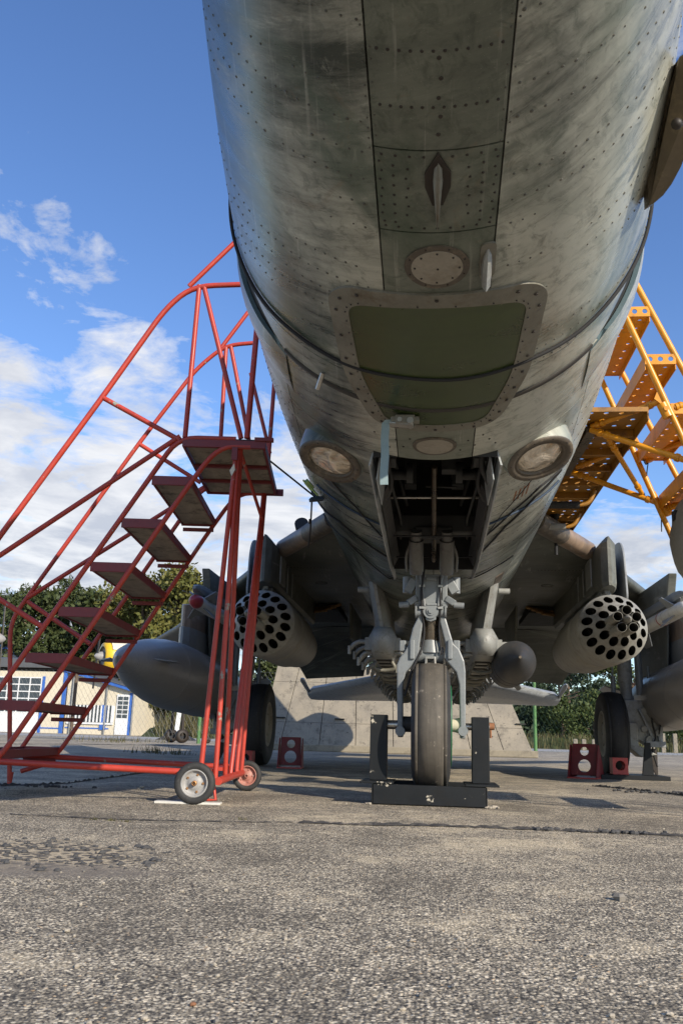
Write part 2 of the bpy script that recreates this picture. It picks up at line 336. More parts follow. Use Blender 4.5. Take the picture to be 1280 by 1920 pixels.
# ------------------------------------------------------------------ mesh builder
class MB:
    def __init__(s): s.v = []; s.f = []; s.sm = []; s.mi = []; s.cur = 0
    def add(s, vs, fs, smooth=False):
        o = len(s.v); s.v += [tuple(p) for p in vs]
        for f in fs: s.f.append([i + o for i in f]); s.sm.append(smooth); s.mi.append(s.cur)
    def box(s, a, b, rot=None, piv=None):
        x0, y0, z0 = a; x1, y1, z1 = b
        vs = [Vector(p) for p in ((x0, y0, z0), (x1, y0, z0), (x1, y1, z0), (x0, y1, z0), (x0, y0, z1), (x1, y0, z1), (x1, y1, z1), (x0, y1, z1))]
        if rot: vs = [rot @ (p - piv) + piv for p in vs]
        s.add(vs, [(0, 3, 2, 1), (4, 5, 6, 7), (0, 1, 5, 4), (1, 2, 6, 5), (2, 3, 7, 6), (3, 0, 4, 7)])
    def bar(s, p, q, w, h, up=(0, 0, 1)):
        p, q = Vector(p), Vector(q); d = (q - p).normalized(); u = Vector(up)
        if abs(d.dot(u)) > .98: u = Vector((0, 1, 0))
        a = d.cross(u).normalized(); c = a.cross(d)
        vs = [e + a * w / 2 * i + c * h / 2 * j for e in (p, q) for i, j in ((-1, -1), (1, -1), (1, 1), (-1, 1))]
        s.add(vs, [(0, 1, 2, 3), (7, 6, 5, 4), (0, 4, 5, 1), (1, 5, 6, 2), (2, 6, 7, 3), (3, 7, 4, 0)])
    def prism(s, outline, axis, a, b):
        """outline of (u,v) pairs extruded along axis from a to b"""
        n = len(outline)
        def P(u, v, t): return {'y': (u, t, v), 'x': (t, u, v), 'z': (u, v, t)}[axis]
        s.add([P(u, v, a) for u, v in outline] + [P(u, v, b) for u, v in outline],
              [list(range(n)), list(range(2 * n - 1, n - 1, -1))] + [(i, i + n, (i + 1) % n + n, (i + 1) % n) for i in range(n)])
    def tube(s, pts, r, seg=10, cap=True, round_=0.0, rs=None):
        pts = [Vector(p) for p in pts]
        if round_ and len(pts) > 2:
            q = [pts[0]]
            for i in range(1, len(pts) - 1):
                a, c, e = pts[i - 1], pts[i], pts[i + 1]
                da, de = min(round_, (a - c).length * .48), min(round_, (e - c).length * .48)
                p0 = c + (a - c).normalized() * da; p1 = c + (e - c).normalized() * de
                for k in range(6):
                    t = k / 5; q.append(p0.lerp(c, t).lerp(c.lerp(p1, t), t))
            q.append(pts[-1]); pts = q
        n = len(pts); rings = []
        d0 = (pts[1] - pts[0]).normalized()
        u = d0.orthogonal().normalized()
        for i, p in enumerate(pts):
            d = (pts[min(i + 1, n - 1)] - pts[max(i - 1, 0)]).normalized()
            u = (u - d * u.dot(d)).normalized(); vv = d.cross(u)
            rr = rs[i] if rs else r
            rings.append([p + (u * cos(2 * PI * k / seg) + vv * sin(2 * PI * k / seg)) * rr for k in range(seg)])
        s.loft(rings, cap=cap, smooth=True)
    def loft(s, rings, cap=True, smooth=True, closed=True):
        m = len(rings[0]); vs = [p for r_ in rings for p in r_]; fs = []
        for i in range(len(rings) - 1):
            for k in range(m if closed else m - 1):
                k2 = (k + 1) % m; fs.append((i * m + k, i * m + k2, (i + 1) * m + k2, (i + 1) * m + k))
        s.add(vs, fs, smooth)
        if cap:
            s.add(rings[0], [list(range(m - 1, -1, -1))]); s.add(rings[-1], [list(range(m))])
    def lathe(s, prof, seg=32, c=(0, 0, 0), axis='x', cap=False, smooth=True):
        """prof of (t along axis, radius)"""
        rings = []
        for t, r_ in prof:
            ring = []
            for k in range(seg):
                a = 2 * PI * k / seg; u, v = r_ * cos(a), r_ * sin(a)
                p = {'x': (t, u, v), 'y': (u, t, v), 'z': (u, v, t)}[axis]
                ring.append((p[0] + c[0], p[1] + c[1], p[2] + c[2]))
            rings.append(ring)
        if axis == 'y': rings = [r_[::-1] for r_ in rings]
        s.loft(rings, cap=cap, smooth=smooth)
    def cyl(s, p, q, r, seg=16, r2=None, smooth=True):
        s.tube([p, q], r, seg, True, rs=[r, r2 if r2 is not None else r])
    def ball(s, c, r, seg=10, ring=6, sq=(1, 1, 1)):
        rows = []
        for i in range(ring + 1):
            a = PI * i / ring
            rows.append([(c[0] + r * sq[0] * sin(a) * cos(2 * PI * k / seg), c[1] + r * sq[1] * sin(a) * sin(2 * PI * k / seg), c[2] - r * sq[2] * cos(a)) for k in range(seg)])
        s.loft(rows, cap=False)
    def plate_holes(s, outline, holes, to3, thick, smooth=False, extra=()):
        """flat plate with round holes; outline 2-D, holes (u,v,r), to3(u,v,t) maps to 3-D with t along the thickness"""
        pts = [Vector(p) for p in outline]; nout = len(pts); cons = [(i, (i + 1) % len(outline)) for i in range(len(outline))]; rings = [list(range(len(outline)))]
        for (u, v, r_) in holes:
            k0 = len(pts); n = 14
            pts += [Vector((u + r_ * cos(2 * PI * k / n), v + r_ * sin(2 * PI * k / n))) for k in range(n)]
            cons += [(k0 + k, k0 + (k + 1) % n) for k in range(n)]; rings.append([k0 + k for k in range(n)])
        pts += [Vector(p) for p in extra]
        vs, es, fs, *_ = delaunay_2d_cdt(pts, cons, [], 1, 1e-6)
        keep = [f for f in fs if not any((sum((vs[i] for i in f), Vector((0, 0))) / len(f) - Vector((u, v))).length < r_ * .98 for u, v, r_ in holes)]
        a = [to3(p.x, p.y, 0.) for p in vs]; b = [to3(p.x, p.y, thick) for p in vs]
        s.add(a, keep, smooth); s.add(b, [list(reversed(f)) for f in keep], smooth)
        for rg in rings:
            n = len(rg); P0 = [to3(pts[i].x, pts[i].y, 0.) for i in rg]; P1 = [to3(pts[i].x, pts[i].y, thick) for i in rg]
            s.add(P0 + P1, [(i, (i + 1) % n, (i + 1) % n + n, i + n) for i in range(n)])
    def mesh(s, name, mats):
        me = bpy.data.meshes.new(name); me.from_pydata(s.v, [], s.f)
        me.polygons.foreach_set('use_smooth', s.sm); me.polygons.foreach_set('material_index', s.mi)
        for m in (mats if isinstance(mats, (list, tuple)) else [mats]): me.materials.append(MATS[m])
        me.update(); return me
    def islands(s):
        par = list(range(len(s.v)))
        def find(i):
            while par[i] != i: par[i] = par[par[i]]; i = par[i]
            return i
        for f in s.f:
            a = find(f[0])
            for i in f[1:]: par[find(i)] = a
        comp = {}
        for k, f in enumerate(s.f): comp.setdefault(find(f[0]), []).append(k)
        comp = list(comp.values())
        if len(comp) < 2 or len(comp) > 400: return None
        box = []
        for c in comp:
            vs = [s.v[i] for k in c for i in s.f[k]]; box.append([min(p[j] for p in vs) - .0012 for j in range(3)] + [max(p[j] for p in vs) + .0012 for j in range(3)])
        gp = list(range(len(comp)))
        def gf(i):
            while gp[i] != i: i = gp[i]
            return i
        for i in range(len(comp)):
            for j in range(i):
                if all(box[i][q] <= box[j][q + 3] and box[j][q] <= box[i][q + 3] for q in range(3)):
                    a, b = gf(i), gf(j)
                    if a != b: gp[a] = b
        out = {}
        for i, c in enumerate(comp): out.setdefault(gf(i), []).extend(c)
        if len(out) < 2 or len(out) > 90: return None
        res = []
        for c in sorted(out.values(), key=len, reverse=True):
            n = MB(); mp = {}
            for k in c:
                f = []
                for i in s.f[k]:
                    if i not in mp: mp[i] = len(n.v); n.v.append(s.v[i])
                    f.append(mp[i])
                n.f.append(f); n.sm.append(s.sm[k]); n.mi.append(s.mi[k])
            res.append(n)
        return res
    def build(s, name, mats, parent=None, loc=(0, 0, 0), rot=None, bevel=0.0, fixn=True, **props):
        # pieces that do not touch become objects of their own
        if parent and 'kind' not in props:
            parts = s.islands()
            if parts:
                obs = [q.build_one(name, mats, parent, loc, rot, bevel, fixn) for q in parts]
                return obs[0]
        return s.build_one(name, mats, parent, loc, rot, bevel, fixn, **props)
    def build_one(s, name, mats, parent=None, loc=(0, 0, 0), rot=None, bevel=0.0, fixn=True, **props):
        me = s.mesh(name, mats)
        if fixn:
            bm = bmesh.new(); bm.from_mesh(me); bmesh.ops.recalc_face_normals(bm, faces=bm.faces); bm.to_mesh(me); bm.free()
        return link(name, me, parent, loc, rot, bevel, **props)
def link(name, me, parent=None, loc=(0, 0, 0), rot=None, bevel=0.0, **props):
    o = bpy.data.objects.new(name, me); COL.objects.link(o); o.location = loc
    if rot: o.rotation_euler = rot
    if parent: o.parent = parent
    if bevel:
        b = o.modifiers.new('bevel', 'BEVEL'); b.width = bevel; b.segments = 2; b.limit_method = 'ANGLE'; b.angle_limit = R(35); b.harden_normals = False
    for k, v in props.items(): o[k] = v
    return o
def thing(name, label, cat, loc=(0, 0, 0), rotz=0., group=None):
    o = bpy.data.objects.new(name, None); COL.objects.link(o); o.location = loc; o.rotation_euler = (0, 0, rotz)
    o.empty_display_size = .2; o['label'] = label; o['category'] = cat
    if group: o['group'] = group
    return o
def copy_thing(root, loc, rotz=None, label=None):
    r_ = root.copy(); COL.objects.link(r_); r_.location = loc
    if rotz is not None: r_.rotation_euler = (0, 0, rotz)
    if label: r_['label'] = label
    for ch in list(root.children):
        c = ch.copy(); COL.objects.link(c); c.parent = r_
        for g in list(ch.children):
            d = g.copy(); COL.objects.link(d); d.parent = c
    return r_
def rock(m, c, r, seed):
    rnd = random.Random(seed); n = 6
    ax = [r * rnd.uniform(.6, 1.25), r * rnd.uniform(.6, 1.25), r * rnd.uniform(.45, .8)]
    a0 = rnd.uniform(0, 6); rows = []
    for zf, rf in ((-.5, .8), (.15, 1.), (.75, .62)):
        rows.append([(c[0] + ax[0] * rf * rnd.uniform(.75, 1.15) * cos(a0 + 2 * PI * k / n), c[1] + ax[1] * rf * rnd.uniform(.75, 1.15) * sin(a0 + 2 * PI * k / n), c[2] + ax[2] * (zf + rnd.uniform(-.12, .12))) for k in range(n)])
    m.loft(rows, cap=True, smooth=False)

# ------------------------------------------------------------------ large structure: ground, road, banks
g = MB(); g.add([(-900, -500, 0), (900, -500, 0), (900, 900, 0), (-900, 900, 0)], [(0, 1, 2, 3)])
g.build('apron', 'asphalt', kind='structure')
g = MB(); g.add([(-120, 33.5, .004), (140, 38.5, .004), (140, 50, .004), (-120, 47, .004)], [(0, 1, 2, 3)])
g.build('road', 'road_grey', kind='structure')
g = MB()
rows = []
for i in range(81):
    X_ = -16.4 + i * 2.2
    rows.append([(X_, 50.2 + .03 * i, -.05), (X_, 52 + .03 * i, .5 + .12 * sin(i * .7)), (X_, 58, .85 + .15 * sin(i * .41)), (X_, 120, 1.2), (X_, 122, -.3)])
g.loft(rows, cap=False, smooth=True, closed=False)
g.build('grass_bank', 'grass_green', kind='structure')

# ------------------------------------------------------------------ the jet
ZC = 2.08
RT = [0.3238, 0.3317, 0.3416, 0.353, 0.3658, 0.3795, 0.3938, 0.4085, 0.4232, 0.4382, 0.4532, 0.4684, 0.4837, 0.4991, 0.5148, 0.5306, 0.5466, 0.5625, 0.5781, 0.5934, 0.6081, 0.6221, 0.6354, 0.6479, 0.6598, 0.671, 0.6816, 0.6917, 0.7011, 0.71, 0.7182, 0.7257, 0.7325, 0.7386, 0.7441, 0.7491, 0.7537, 0.7578, 0.7616, 0.7651, 0.7681, 0.7707, 0.7729, 0.7748, 0.7765, 0.778, 0.7793, 0.7806, 0.7818, 0.7828, 0.7836, 0.7842, 0.7846, 0.7848, 0.7849, 0.785, 0.785, 0.785, 0.785, 0.785, 0.785]
def HR(y):
    if y > 14: return RT[-1] * (1 - .22 * ((y - 14) / 3.5) ** 1.5)
    t = max(0, min(y * 10, 59.999)); i = int(t); return RT[i] + (RT[i + 1] - RT[i]) * (t - i)
def hp(th, y, off=0.0):
    a = R(th); r_ = HR(y) + off
    return Vector((r_ * sin(a), y, ZC - r_ * cos(a)))
def hs(sarc, y, off=0.0): return hp(math.degrees(sarc / HR(y)), y, off)
def patch(m, t0, t1, y0, y1, off=0.0, depth=.007, gap=.0022, dth=3.0, dy=.12):
    """piece of skin between two lines (functions of y, in degrees) with its edges turned down into the joint"""
    f0 = t0 if callable(t0) else (lambda y: t0); f1 = t1 if callable(t1) else (lambda y: t1)
    ny = max(1, int((y1 - y0) / dy)); nt = max(1, int(abs(f1(y0) - f0(y0)) / dth)); rows = []
    for i in range(ny + 1):
        y = y0 + gap + (y1 - y0 - 2 * gap) * i / ny; ga = math.degrees(gap / HR(y))
        rows.append([hp(f0(y) + ga + (f1(y) - f0(y) - 2 * ga) * k / nt, y, off) for k in range(nt + 1)])
    m.loft(rows, cap=False, smooth=True, closed=False)
    edge = rows[0] + [r_[-1] for r_ in rows[1:]] + rows[-1][-2::-1] + [r_[0] for r_ in rows[-2:0:-1]]
    def inn(p):
        d = Vector((p.x, 0, p.z - ZC)); return p - d.normalized() * depth
    n = len(edge); m.add(edge + [inn(p) for p in edge], [(i, i + n, (i + 1) % n + n, (i + 1) % n) for i in range(n)])
def plate(m, outline, off, skirt=.006, base=None):
    """thin plate following the hull; outline of (arc, y); base lets it sit as a ring round an inner outline"""
    n = len(outline); cx_ = sum(p[0] for p in outline) / n; cy_ = sum(p[1] for p in outline) / n
    rim = [hs(s_, y, off) for s_, y in outline]; low = [hs(s_, y, off - skirt) for s_, y in outline]
    if base:
        mid = [[hs(s_ + (b[0] - s_) * q, y + (b[1] - y) * q, off) for (s_, y), b in zip(outline, base)] for q in (0, .33, .66, 1)]
        m.loft(mid, cap=False, smooth=True)
        inl = [hs(s_, y, off - skirt) for s_, y in base]
        m.add(mid[-1] + inl, [(i, (i + 1) % n, (i + 1) % n + n, i + n) for i in range(n)])
    else:
        lv = [[hs(cx_ + (s_ - cx_) * q, cy_ + (y - cy_) * q, off) for s_, y in outline] for q in (1, .8, .6, .4, .2, .02)]
        m.loft(lv, cap=False, smooth=True); m.add(lv[-1], [list(range(n))])
    m.add(rim + low, [(i, i + n, (i + 1) % n + n, (i + 1) % n) for i in range(n)])
def rrect(pts, rad, n=6):
    out = []
    for i in range(len(pts)):
        p, a, b = Vector(pts[i]), Vector(pts[i - 1]), Vector(pts[(i + 1) % len(pts)])
        rr = rad[i] if isinstance(rad, (list, tuple)) else rad
        p0 = p + (a - p).normalized() * rr; p1 = p + (b - p).normalized() * rr
        for k in range(n + 1):
            t = k / n; q = p0.lerp(p, t).lerp(p.lerp(p1, t), t); out.append((q.x, q.y))
    return out
def densify(pts, step=.03):
    out = []
    for i in range(len(pts)):
        a, b = pts[i], pts[(i + 1) % len(pts)]; d = math.hypot(b[0] - a[0], b[1] - a[1]); k = max(1, int(d / step))
        out += [(a[0] + (b[0] - a[0]) * j / k, a[1] + (b[1] - a[1]) * j / k) for j in range(k)]
    return out
def circ(c, r_, n=36): return [(c[0] + r_ * cos(2 * PI * k / n), c[1] + r_ * sin(2 * PI * k / n)) for k in range(n)]

jet = thing('fighter_jet', 'weathered grey green swing-wing fighter jet looming overhead on its nose wheel', 'jet aircraft', (0, 0, 0))
WELL0, WELL1, WX = 3.19, 5.15, .232
def tw(y): return math.degrees(math.asin(WX / HR(y)))
# inner hull: what shows in the joints
m = MB()
def ringseg(y0, y1, a0, a1, n, off, dy=.15):
    k = max(1, int((y1 - y0) / dy)); rows = []
    for i in range(k + 1):
        y = y0 + (y1 - y0) * i / k; b0 = a0(y) if callable(a0) else a0; b1 = a1(y) if callable(a1) else a1
        rows.append([hp(b0 + (b1 - b0) * j / n, y, off) for j in range(n + 1)])
    m.loft(rows, cap=False, smooth=True, closed=False)
ringseg(.95, WELL0, 0, 360, 90, -.008)
ringseg(WELL0, WELL1, tw, lambda y: 360 - tw(y), 90, -.008)
ringseg(WELL1, 17.3, 0, 360, 60, -.008, .4)
m.add([hp(k * 12, 17.3, -.03) for k in range(30)], [list(range(30))])
fus = m.build('fuselage', 'joint_dark', jet, fixn=False)
# intake lip, duct and shock cone
m = MB(); rl = HR(.95)
m.lathe([(1.0, rl + .004), (.94, rl - .004), (.915, rl - .022), (.925, rl - .038), (1.1, rl - .05), (1.6, rl - .06)], 64, (0, 0, ZC), 'y')
m.build('intake_lip', 'gear_grey', fus)
m = MB(); m.lathe([(.62, .004), (.80, .06), (1.0, .15), (1.3, .24), (1.6, .27), (1.9, .27)], 40, (0, 0, ZC), 'y')
m.lathe([(1.6, rl - .06), (1.61, .2)], 40, (0, 0, ZC), 'y')
m.build('shock_cone', 'tank_grey', fus)
# skin panels
SB = .139
tl = lambda y: -math.degrees(SB / HR(y)); tr = lambda y: math.degrees(SB / HR(y))
for y0, y1 in ((.96, 1.622), (1.622, 1.872), (1.872, 2.125), (2.125, WELL0)):
    m = MB(); patch(m, tl, tr, y0, y1, dth=2); m.build('belly_panel', 'belly_paint', fus, fixn=False)
SL0, SL1 = 2.60, 2.76                        # the slots behind the side joint
for sg in (-1, 1):
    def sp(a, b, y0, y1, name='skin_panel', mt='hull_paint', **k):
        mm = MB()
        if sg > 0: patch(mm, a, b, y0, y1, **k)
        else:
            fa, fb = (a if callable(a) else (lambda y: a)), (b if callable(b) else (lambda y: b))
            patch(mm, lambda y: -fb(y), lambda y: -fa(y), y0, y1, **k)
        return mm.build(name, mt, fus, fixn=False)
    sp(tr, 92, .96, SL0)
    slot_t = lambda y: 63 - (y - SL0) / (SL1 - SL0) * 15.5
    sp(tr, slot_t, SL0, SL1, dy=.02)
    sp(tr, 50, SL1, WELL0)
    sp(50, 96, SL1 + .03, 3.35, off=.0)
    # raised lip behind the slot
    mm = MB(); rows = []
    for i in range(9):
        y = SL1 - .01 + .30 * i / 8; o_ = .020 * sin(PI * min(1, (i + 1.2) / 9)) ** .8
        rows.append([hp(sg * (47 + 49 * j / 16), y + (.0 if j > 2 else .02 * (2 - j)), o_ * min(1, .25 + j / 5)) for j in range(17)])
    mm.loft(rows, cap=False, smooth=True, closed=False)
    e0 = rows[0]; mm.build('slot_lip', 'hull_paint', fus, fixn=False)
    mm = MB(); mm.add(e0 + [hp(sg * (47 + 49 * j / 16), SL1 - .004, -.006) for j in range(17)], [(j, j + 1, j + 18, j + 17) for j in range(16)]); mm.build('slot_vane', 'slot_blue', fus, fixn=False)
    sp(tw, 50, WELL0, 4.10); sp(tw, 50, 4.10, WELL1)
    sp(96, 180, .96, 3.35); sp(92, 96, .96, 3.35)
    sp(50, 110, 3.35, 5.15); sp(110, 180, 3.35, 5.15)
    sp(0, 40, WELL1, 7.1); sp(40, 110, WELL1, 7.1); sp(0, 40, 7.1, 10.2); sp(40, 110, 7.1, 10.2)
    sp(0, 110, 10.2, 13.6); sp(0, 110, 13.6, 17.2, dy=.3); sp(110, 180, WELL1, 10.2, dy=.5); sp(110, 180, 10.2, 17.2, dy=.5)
# canopy, spine, fin, exhaust
m = MB(); rows = []
for y, hh, ww in ((2.9, .02, .25), (3.4, .24, .34), (4.0, .48, .40), (4.8, .60, .42), (5.6, .58, .42), (7, .45, .38), (10, .36, .32), (14, .22, .28)):
    rows.append([(ww * sin(R(a)), y, ZC + .60 + (hh + .12) * cos(R(a))) for a in range(-90, 91, 15)])
m.loft(rows[:5], cap=False, smooth=True, closed=False); m.build('canopy', 'window_glass', jet, fixn=False)
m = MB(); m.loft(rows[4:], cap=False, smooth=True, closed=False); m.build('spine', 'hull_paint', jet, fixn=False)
m = MB(); fin = [(11.8, 2.8), (14.8, 4.95), (16.6, 5.0), (17.2, 2.75)]
m.prism(fin, 'x', -.05, .05); m.build('tail_fin', 'wing_paint', jet, bevel=.03)
m = MB(); m.lathe([(17.2, .60), (17.9, .52), (17.88, .48), (17.3, .5)], 40, (0, 0, ZC), 'y'); m.build('exhaust_nozzle', 'oily_steel', jet)
# pitot probe beside the intake, on top
m = MB(); m.tube([(.25, 1.6, ZC + .52), (.25, .2, ZC + .56), (.25, -1.1, ZC + .56)], .022, 10, rs=[.035, .028, .008]); m.build('pitot_probe', 'steel_bare', jet)

# ---- fittings of the belly
def rivet(m, p, nrm, r_, h_=.0016, seg=7):
    nrm = nrm.normalized(); a = nrm.orthogonal().normalized(); b = nrm.cross(a)
    r0 = [p + (a * cos(2 * PI * k / seg) + b * sin(2 * PI * k / seg)) * r_ - nrm * .001 for k in range(seg)]
    r1 = [p + (a * cos(2 * PI * k / seg) + b * sin(2 * PI * k / seg)) * r_ * .7 + nrm * h_ for k in range(seg)]
    m.loft([r0, r1], cap=False, smooth=False); m.add(r1, [list(range(seg))])
def hn(th): return Vector((sin(R(th)), 0, -cos(R(th))))
rv = MB(); rd = MB(); rnd = random.Random(4)
def rvs(mm, sarc, y, r_, off=.0): 
    th = math.degrees(sarc / HR(y)); rivet(mm, hp(th, y, off), hn(th), r_)
for px_y in (1.385, 1.512):
    for k in range(12): rvs(rd, -.118 + .236 * k / 11, px_y, .0042)
for y in (1.64, 1.857):
    for k in range(9): rvs(rd, -.122 + .244 * k / 8, y, .0040)
for sx in (-1, 1):
    for k in range(8): rvs(rd, sx * (.128 - .004 * (k % 2)), 1.66 + .026 * k, .0036)
    for k in range(7): rvs(rd, sx * .098, 1.668 + .029 * k, .0040)
    for k in range(6): rvs(rd, sx * (.066 + .004 * (k % 2)), 1.675 + .028 * k, .0036)
for k in range(5): rvs(rd, .004 * (k % 2), 1.40 + .045 * k, .0055)
for sx in (-1, 1):
    for k in range(24):
        y = 1.02 + .026 * k
        if rnd.random() < .6: rvs(rv, sx * .131, y, .0026)
        if rnd.random() < .6: rvs(rv, sx * .147, y + .01, .0026)
# rows of rivets round the girth
for y in [1.02 + .078 * k for k in range(21)] + [3.30 + .12 * k for k in range(15)]:
    for sg in (-1, 1):
        dens = .75; on = rnd.random() < .9; a = 14 if y < WELL0 else 22
        while a < 84:
            a += math.degrees(.030 / HR(y))
            if rnd.random() < .06: on = not on
            if on and rnd.random() < .93 and not (SL0 - .02 < y < SL1 + .3 and a > 42):
                rivet(rv, hp(sg * a, y + rnd.gauss(0, .0012)), hn(sg * a), (.0036 if y < WELL0 else .0038) * rnd.choice((.75, .9, 1., 1.1, 1.35)), .0013, 6)
rv.build('rivets', 'rivet_skin', fus, fixn=False, kind='stuff')
rd.build('screws', 'rivet_dark', fus, fixn=False, kind='stuff')
# blade aerial with its diamond foot
m = MB(); foot = [(-.0, 1.625), (.028, 1.68), (.028, 1.72), (.012, 1.775), (-.012, 1.775), (-.028, 1.72), (-.028, 1.68)]
plate(m, densify(foot, .012), .006); ft = m.build('aerial_foot', 'rivet_dark', fus, fixn=False)
m = MB(); zb = lambda y: ZC - HR(y)
rows = []
for y, d, hw in ((1.650, .012, .002), (1.665, .030, .011), (1.70, .045, .013), (1.75, .055, .009), (1.80, .060, .006), (1.835, .058, .002)):
    z1 = zb(y) + .01; z2 = zb(1.66) - d + .004
    rows.append([(-hw, y, z1), (-hw * .7, y, z2 + .012), (0, y, z2), (hw * .7, y, z2 + .012), (hw, y, z1)])
m.loft(rows, cap=True, smooth=True); m.build('blade_aerial', 'frame_paint', fus)
# round cover in front of the window
m = MB(); plate(m, circ((0, 1.996), .081), .004, base=circ((0, 1.996), .064)); rg = m.build('cover_ring', 'ring_brown', fus, fixn=False)
m = MB(); plate(m, circ((0, 1.996), .064), .0055); m.build('round_cover', 'disc_pale', fus, fixn=False)
m = MB()
for k in range(8): rvs(m, .055 * cos(k * PI / 4), 1.996 + .055 * sin(k * PI / 4), .0032, .006)
for k in range(8): rvs(m, .073 * cos(k * PI / 4 + .4), 1.996 + .073 * sin(k * PI / 4 + .4), .003, .004)
rvs(m, .002, 1.998, .0034, .006); m.build('cover_screws', 'rivet_dark', fus, fixn=False, kind='stuff')
m = MB(); plate(m, circ((-.002, 3.052), .079), .004, base=circ((-.002, 3.052), .066)); m.build('cover_ring', 'ring_brown', fus, fixn=False)
m = MB(); plate(m, circ((-.002, 3.052), .066), .005); m.build('round_cover', 'disc_pale', fus, fixn=False)
# small air scoop on a riveted base beside the cover
m = MB(); plate(m, densify(rrect([(.105, 1.925), (.143, 1.925), (.146, 2.055), (.106, 2.055)], .016), .015), .005); sb = m.build('scoop_base', 'frame_paint', fus, fixn=False)
m = MB(); rows = []
for y, hw, d in ((1.945, .003, .006), (1.97, .011, .03), (2.01, .014, .048), (2.045, .013, .052)):
    c = hs(.124, y); rows.append([(c.x - hw, y, c.z + .003), (c.x - hw * .8, y, c.z - d * .7), (c.x, y, c.z - d), (c.x + hw * .8, y, c.z - d * .7), (c.x + hw, y, c.z + .003)])
m.loft(rows, cap=True, smooth=False); m.build('air_scoop', 'gear_pale', fus)
# window: raised frame and dark green glass
outer = [(-.312, 2.16), (.312, 2.16), (.300, 2.60), (.215, 2.90), (-.215, 2.90), (-.300, 2.60)]
inner = [(-.250, 2.205), (.250, 2.205), (.238, 2.58), (.165, 2.862), (-.165, 2.862), (-.238, 2.58)]
ofr = rrect(outer, [.085, .085, .09, .075, .075, .09], 8); ifr = rrect(inner, [.055, .055, .09, .05, .05, .09], 8)
ofr = [(a, b - .045 * (1 - min(1, (abs(a) / .31) ** 2)) if b < 2.4 else b + .02 * (1 - min(1, (abs(a) / .22) ** 2)) if b > 2.8 else b) for a, b in ofr]
def dens_pair(o, i, k=3):
    O, I = [], []
    for q in range(len(o)):
        n_ = len(o); far = math.dist(o[q], o[(q + 1) % n_]) > .05; kk = 8 if far else 1
        for j in range(kk):
            t = j / kk; O.append((o[q][0] + (o[(q + 1) % n_][0] - o[q][0]) * t, o[q][1] + (o[(q + 1) % n_][1] - o[q][1]) * t)); I.append((i[q][0] + (i[(q + 1) % n_][0] - i[q][0]) * t, i[q][1] + (i[(q + 1) % n_][1] - i[q][1]) * t))
    bend = lambda L_, hw, lo: [(a, b - .045 * max(0, 1 - (a / hw) ** 2) * max(0, 1 - (b - lo) / .12)) for a, b in L_]
    return bend(O, .31, 2.115), bend(I, .25, 2.205)
O_, I_ = dens_pair(ofr, ifr)
m = MB(); plate(m, O_, .007, .012, base=I_); wf = m.build('window_frame', 'frame_paint', fus, fixn=False)
m = MB(); plate(m, I_, .004, .01); m.build('window_glass', 'green_panel', fus, fixn=False)
m = MB(); no = len(O_)
for k in range(0, no, 4):
    q = ((O_[k][0] * .62 + I_[k][0] * .38), (O_[k][1] * .62 + I_[k][1] * .38)); rvs(m, q[0], q[1], .0062, .0095)
for k in range(1, no, 2):
    q = ((O_[k][0] * .15 + I_[k][0] * .85), (O_[k][1] * .15 + I_[k][1] * .85)); rvs(m, q[0], q[1], .0026, .0095)
for k in range(18):
    rvs(m, -.22 + .026 * k, 3.00 + .13 * ((k * 7) % 5) / 5, .0042, .001)
m.build('frame_screws', 'rivet_dark', fus, fixn=False, kind='stuff')
# short drain pipe at the side of the window
m = MB(); a = Vector((-0.37,2.689,1.49)); m.cyl(a, a + Vector((-.02, .03, -.045)), .008, 10); m.build('drain_pipe', 'steel_bare', fus)
# sealing band along the joint
m = MB(); rows = [[hp(t_, 2.752 + q, o_) for t_ in range(-47, 48, 2)] for q, o_ in ((-.011, -.002), (-.011, .006), (.011, .006), (.011, -.002))]
m.loft(rows, cap=False, smooth=True, closed=False); m.build('joint_band', 'band_dark', fus, fixn=False)
# landing lights
for sg, th0, yy in ((-1, -32.6, 3.42), (1, 31.6, 3.37)):
    c = hp(th0, yy, .045); nn = Vector((sg * .30, -.34, -.88)).normalized()
    a_ = Vector((1, 0, 0)); a_ = (a_ - nn * a_.dot(nn)).normalized(); b_ = nn.cross(a_)
    def rr_(rad, o_, sx=1.0): return [c + (a_ * cos(2 * PI * k / 40) * rad * sx + b_ * sin(2 * PI * k / 40) * rad) + nn * o_ for k in range(40)]
    m = MB(); m.loft([rr_(.128, -.004, 1.06), rr_(.134, -.03, 1.08), rr_(.139, -.10, 1.09), rr_(.150, -.30, 1.10)], cap=False, smooth=True)
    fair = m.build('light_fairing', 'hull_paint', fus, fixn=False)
    m = MB(); m.loft([rr_(.128, -.004, 1.06), rr_(.126, .004, 1.06), rr_(.104, .005, 1.06), rr_(.098, -.002, 1.06), rr_(.094, .002, 1.06), rr_(.090, .001, 1.06), rr_(.086, -.012, 1.06)], cap=False, smooth=True)
    lr = m.build('light_ring', 'ring_brown', fus)
    m = MB(); m.loft([rr_(.087, -.010, 1.06), rr_(.07, -.002, 1.06), rr_(.045, .003, 1.06), rr_(.02, .005, 1.06), rr_(.002, .0055, 1.06)], cap=False, smooth=True)
    m.build('landing_light', 'lens_foil', fus)
    m = MB()
    for k in range(10):
        p = c + (a_ * cos(2 * PI * k / 10) * .1225 + b_ * sin(2 * PI * k / 10) * .116) + nn * .0045; rivet(m, p, nn, .0042)
    m.build('ring_screws', 'rivet_dark', fus, fixn=False, kind='stuff')
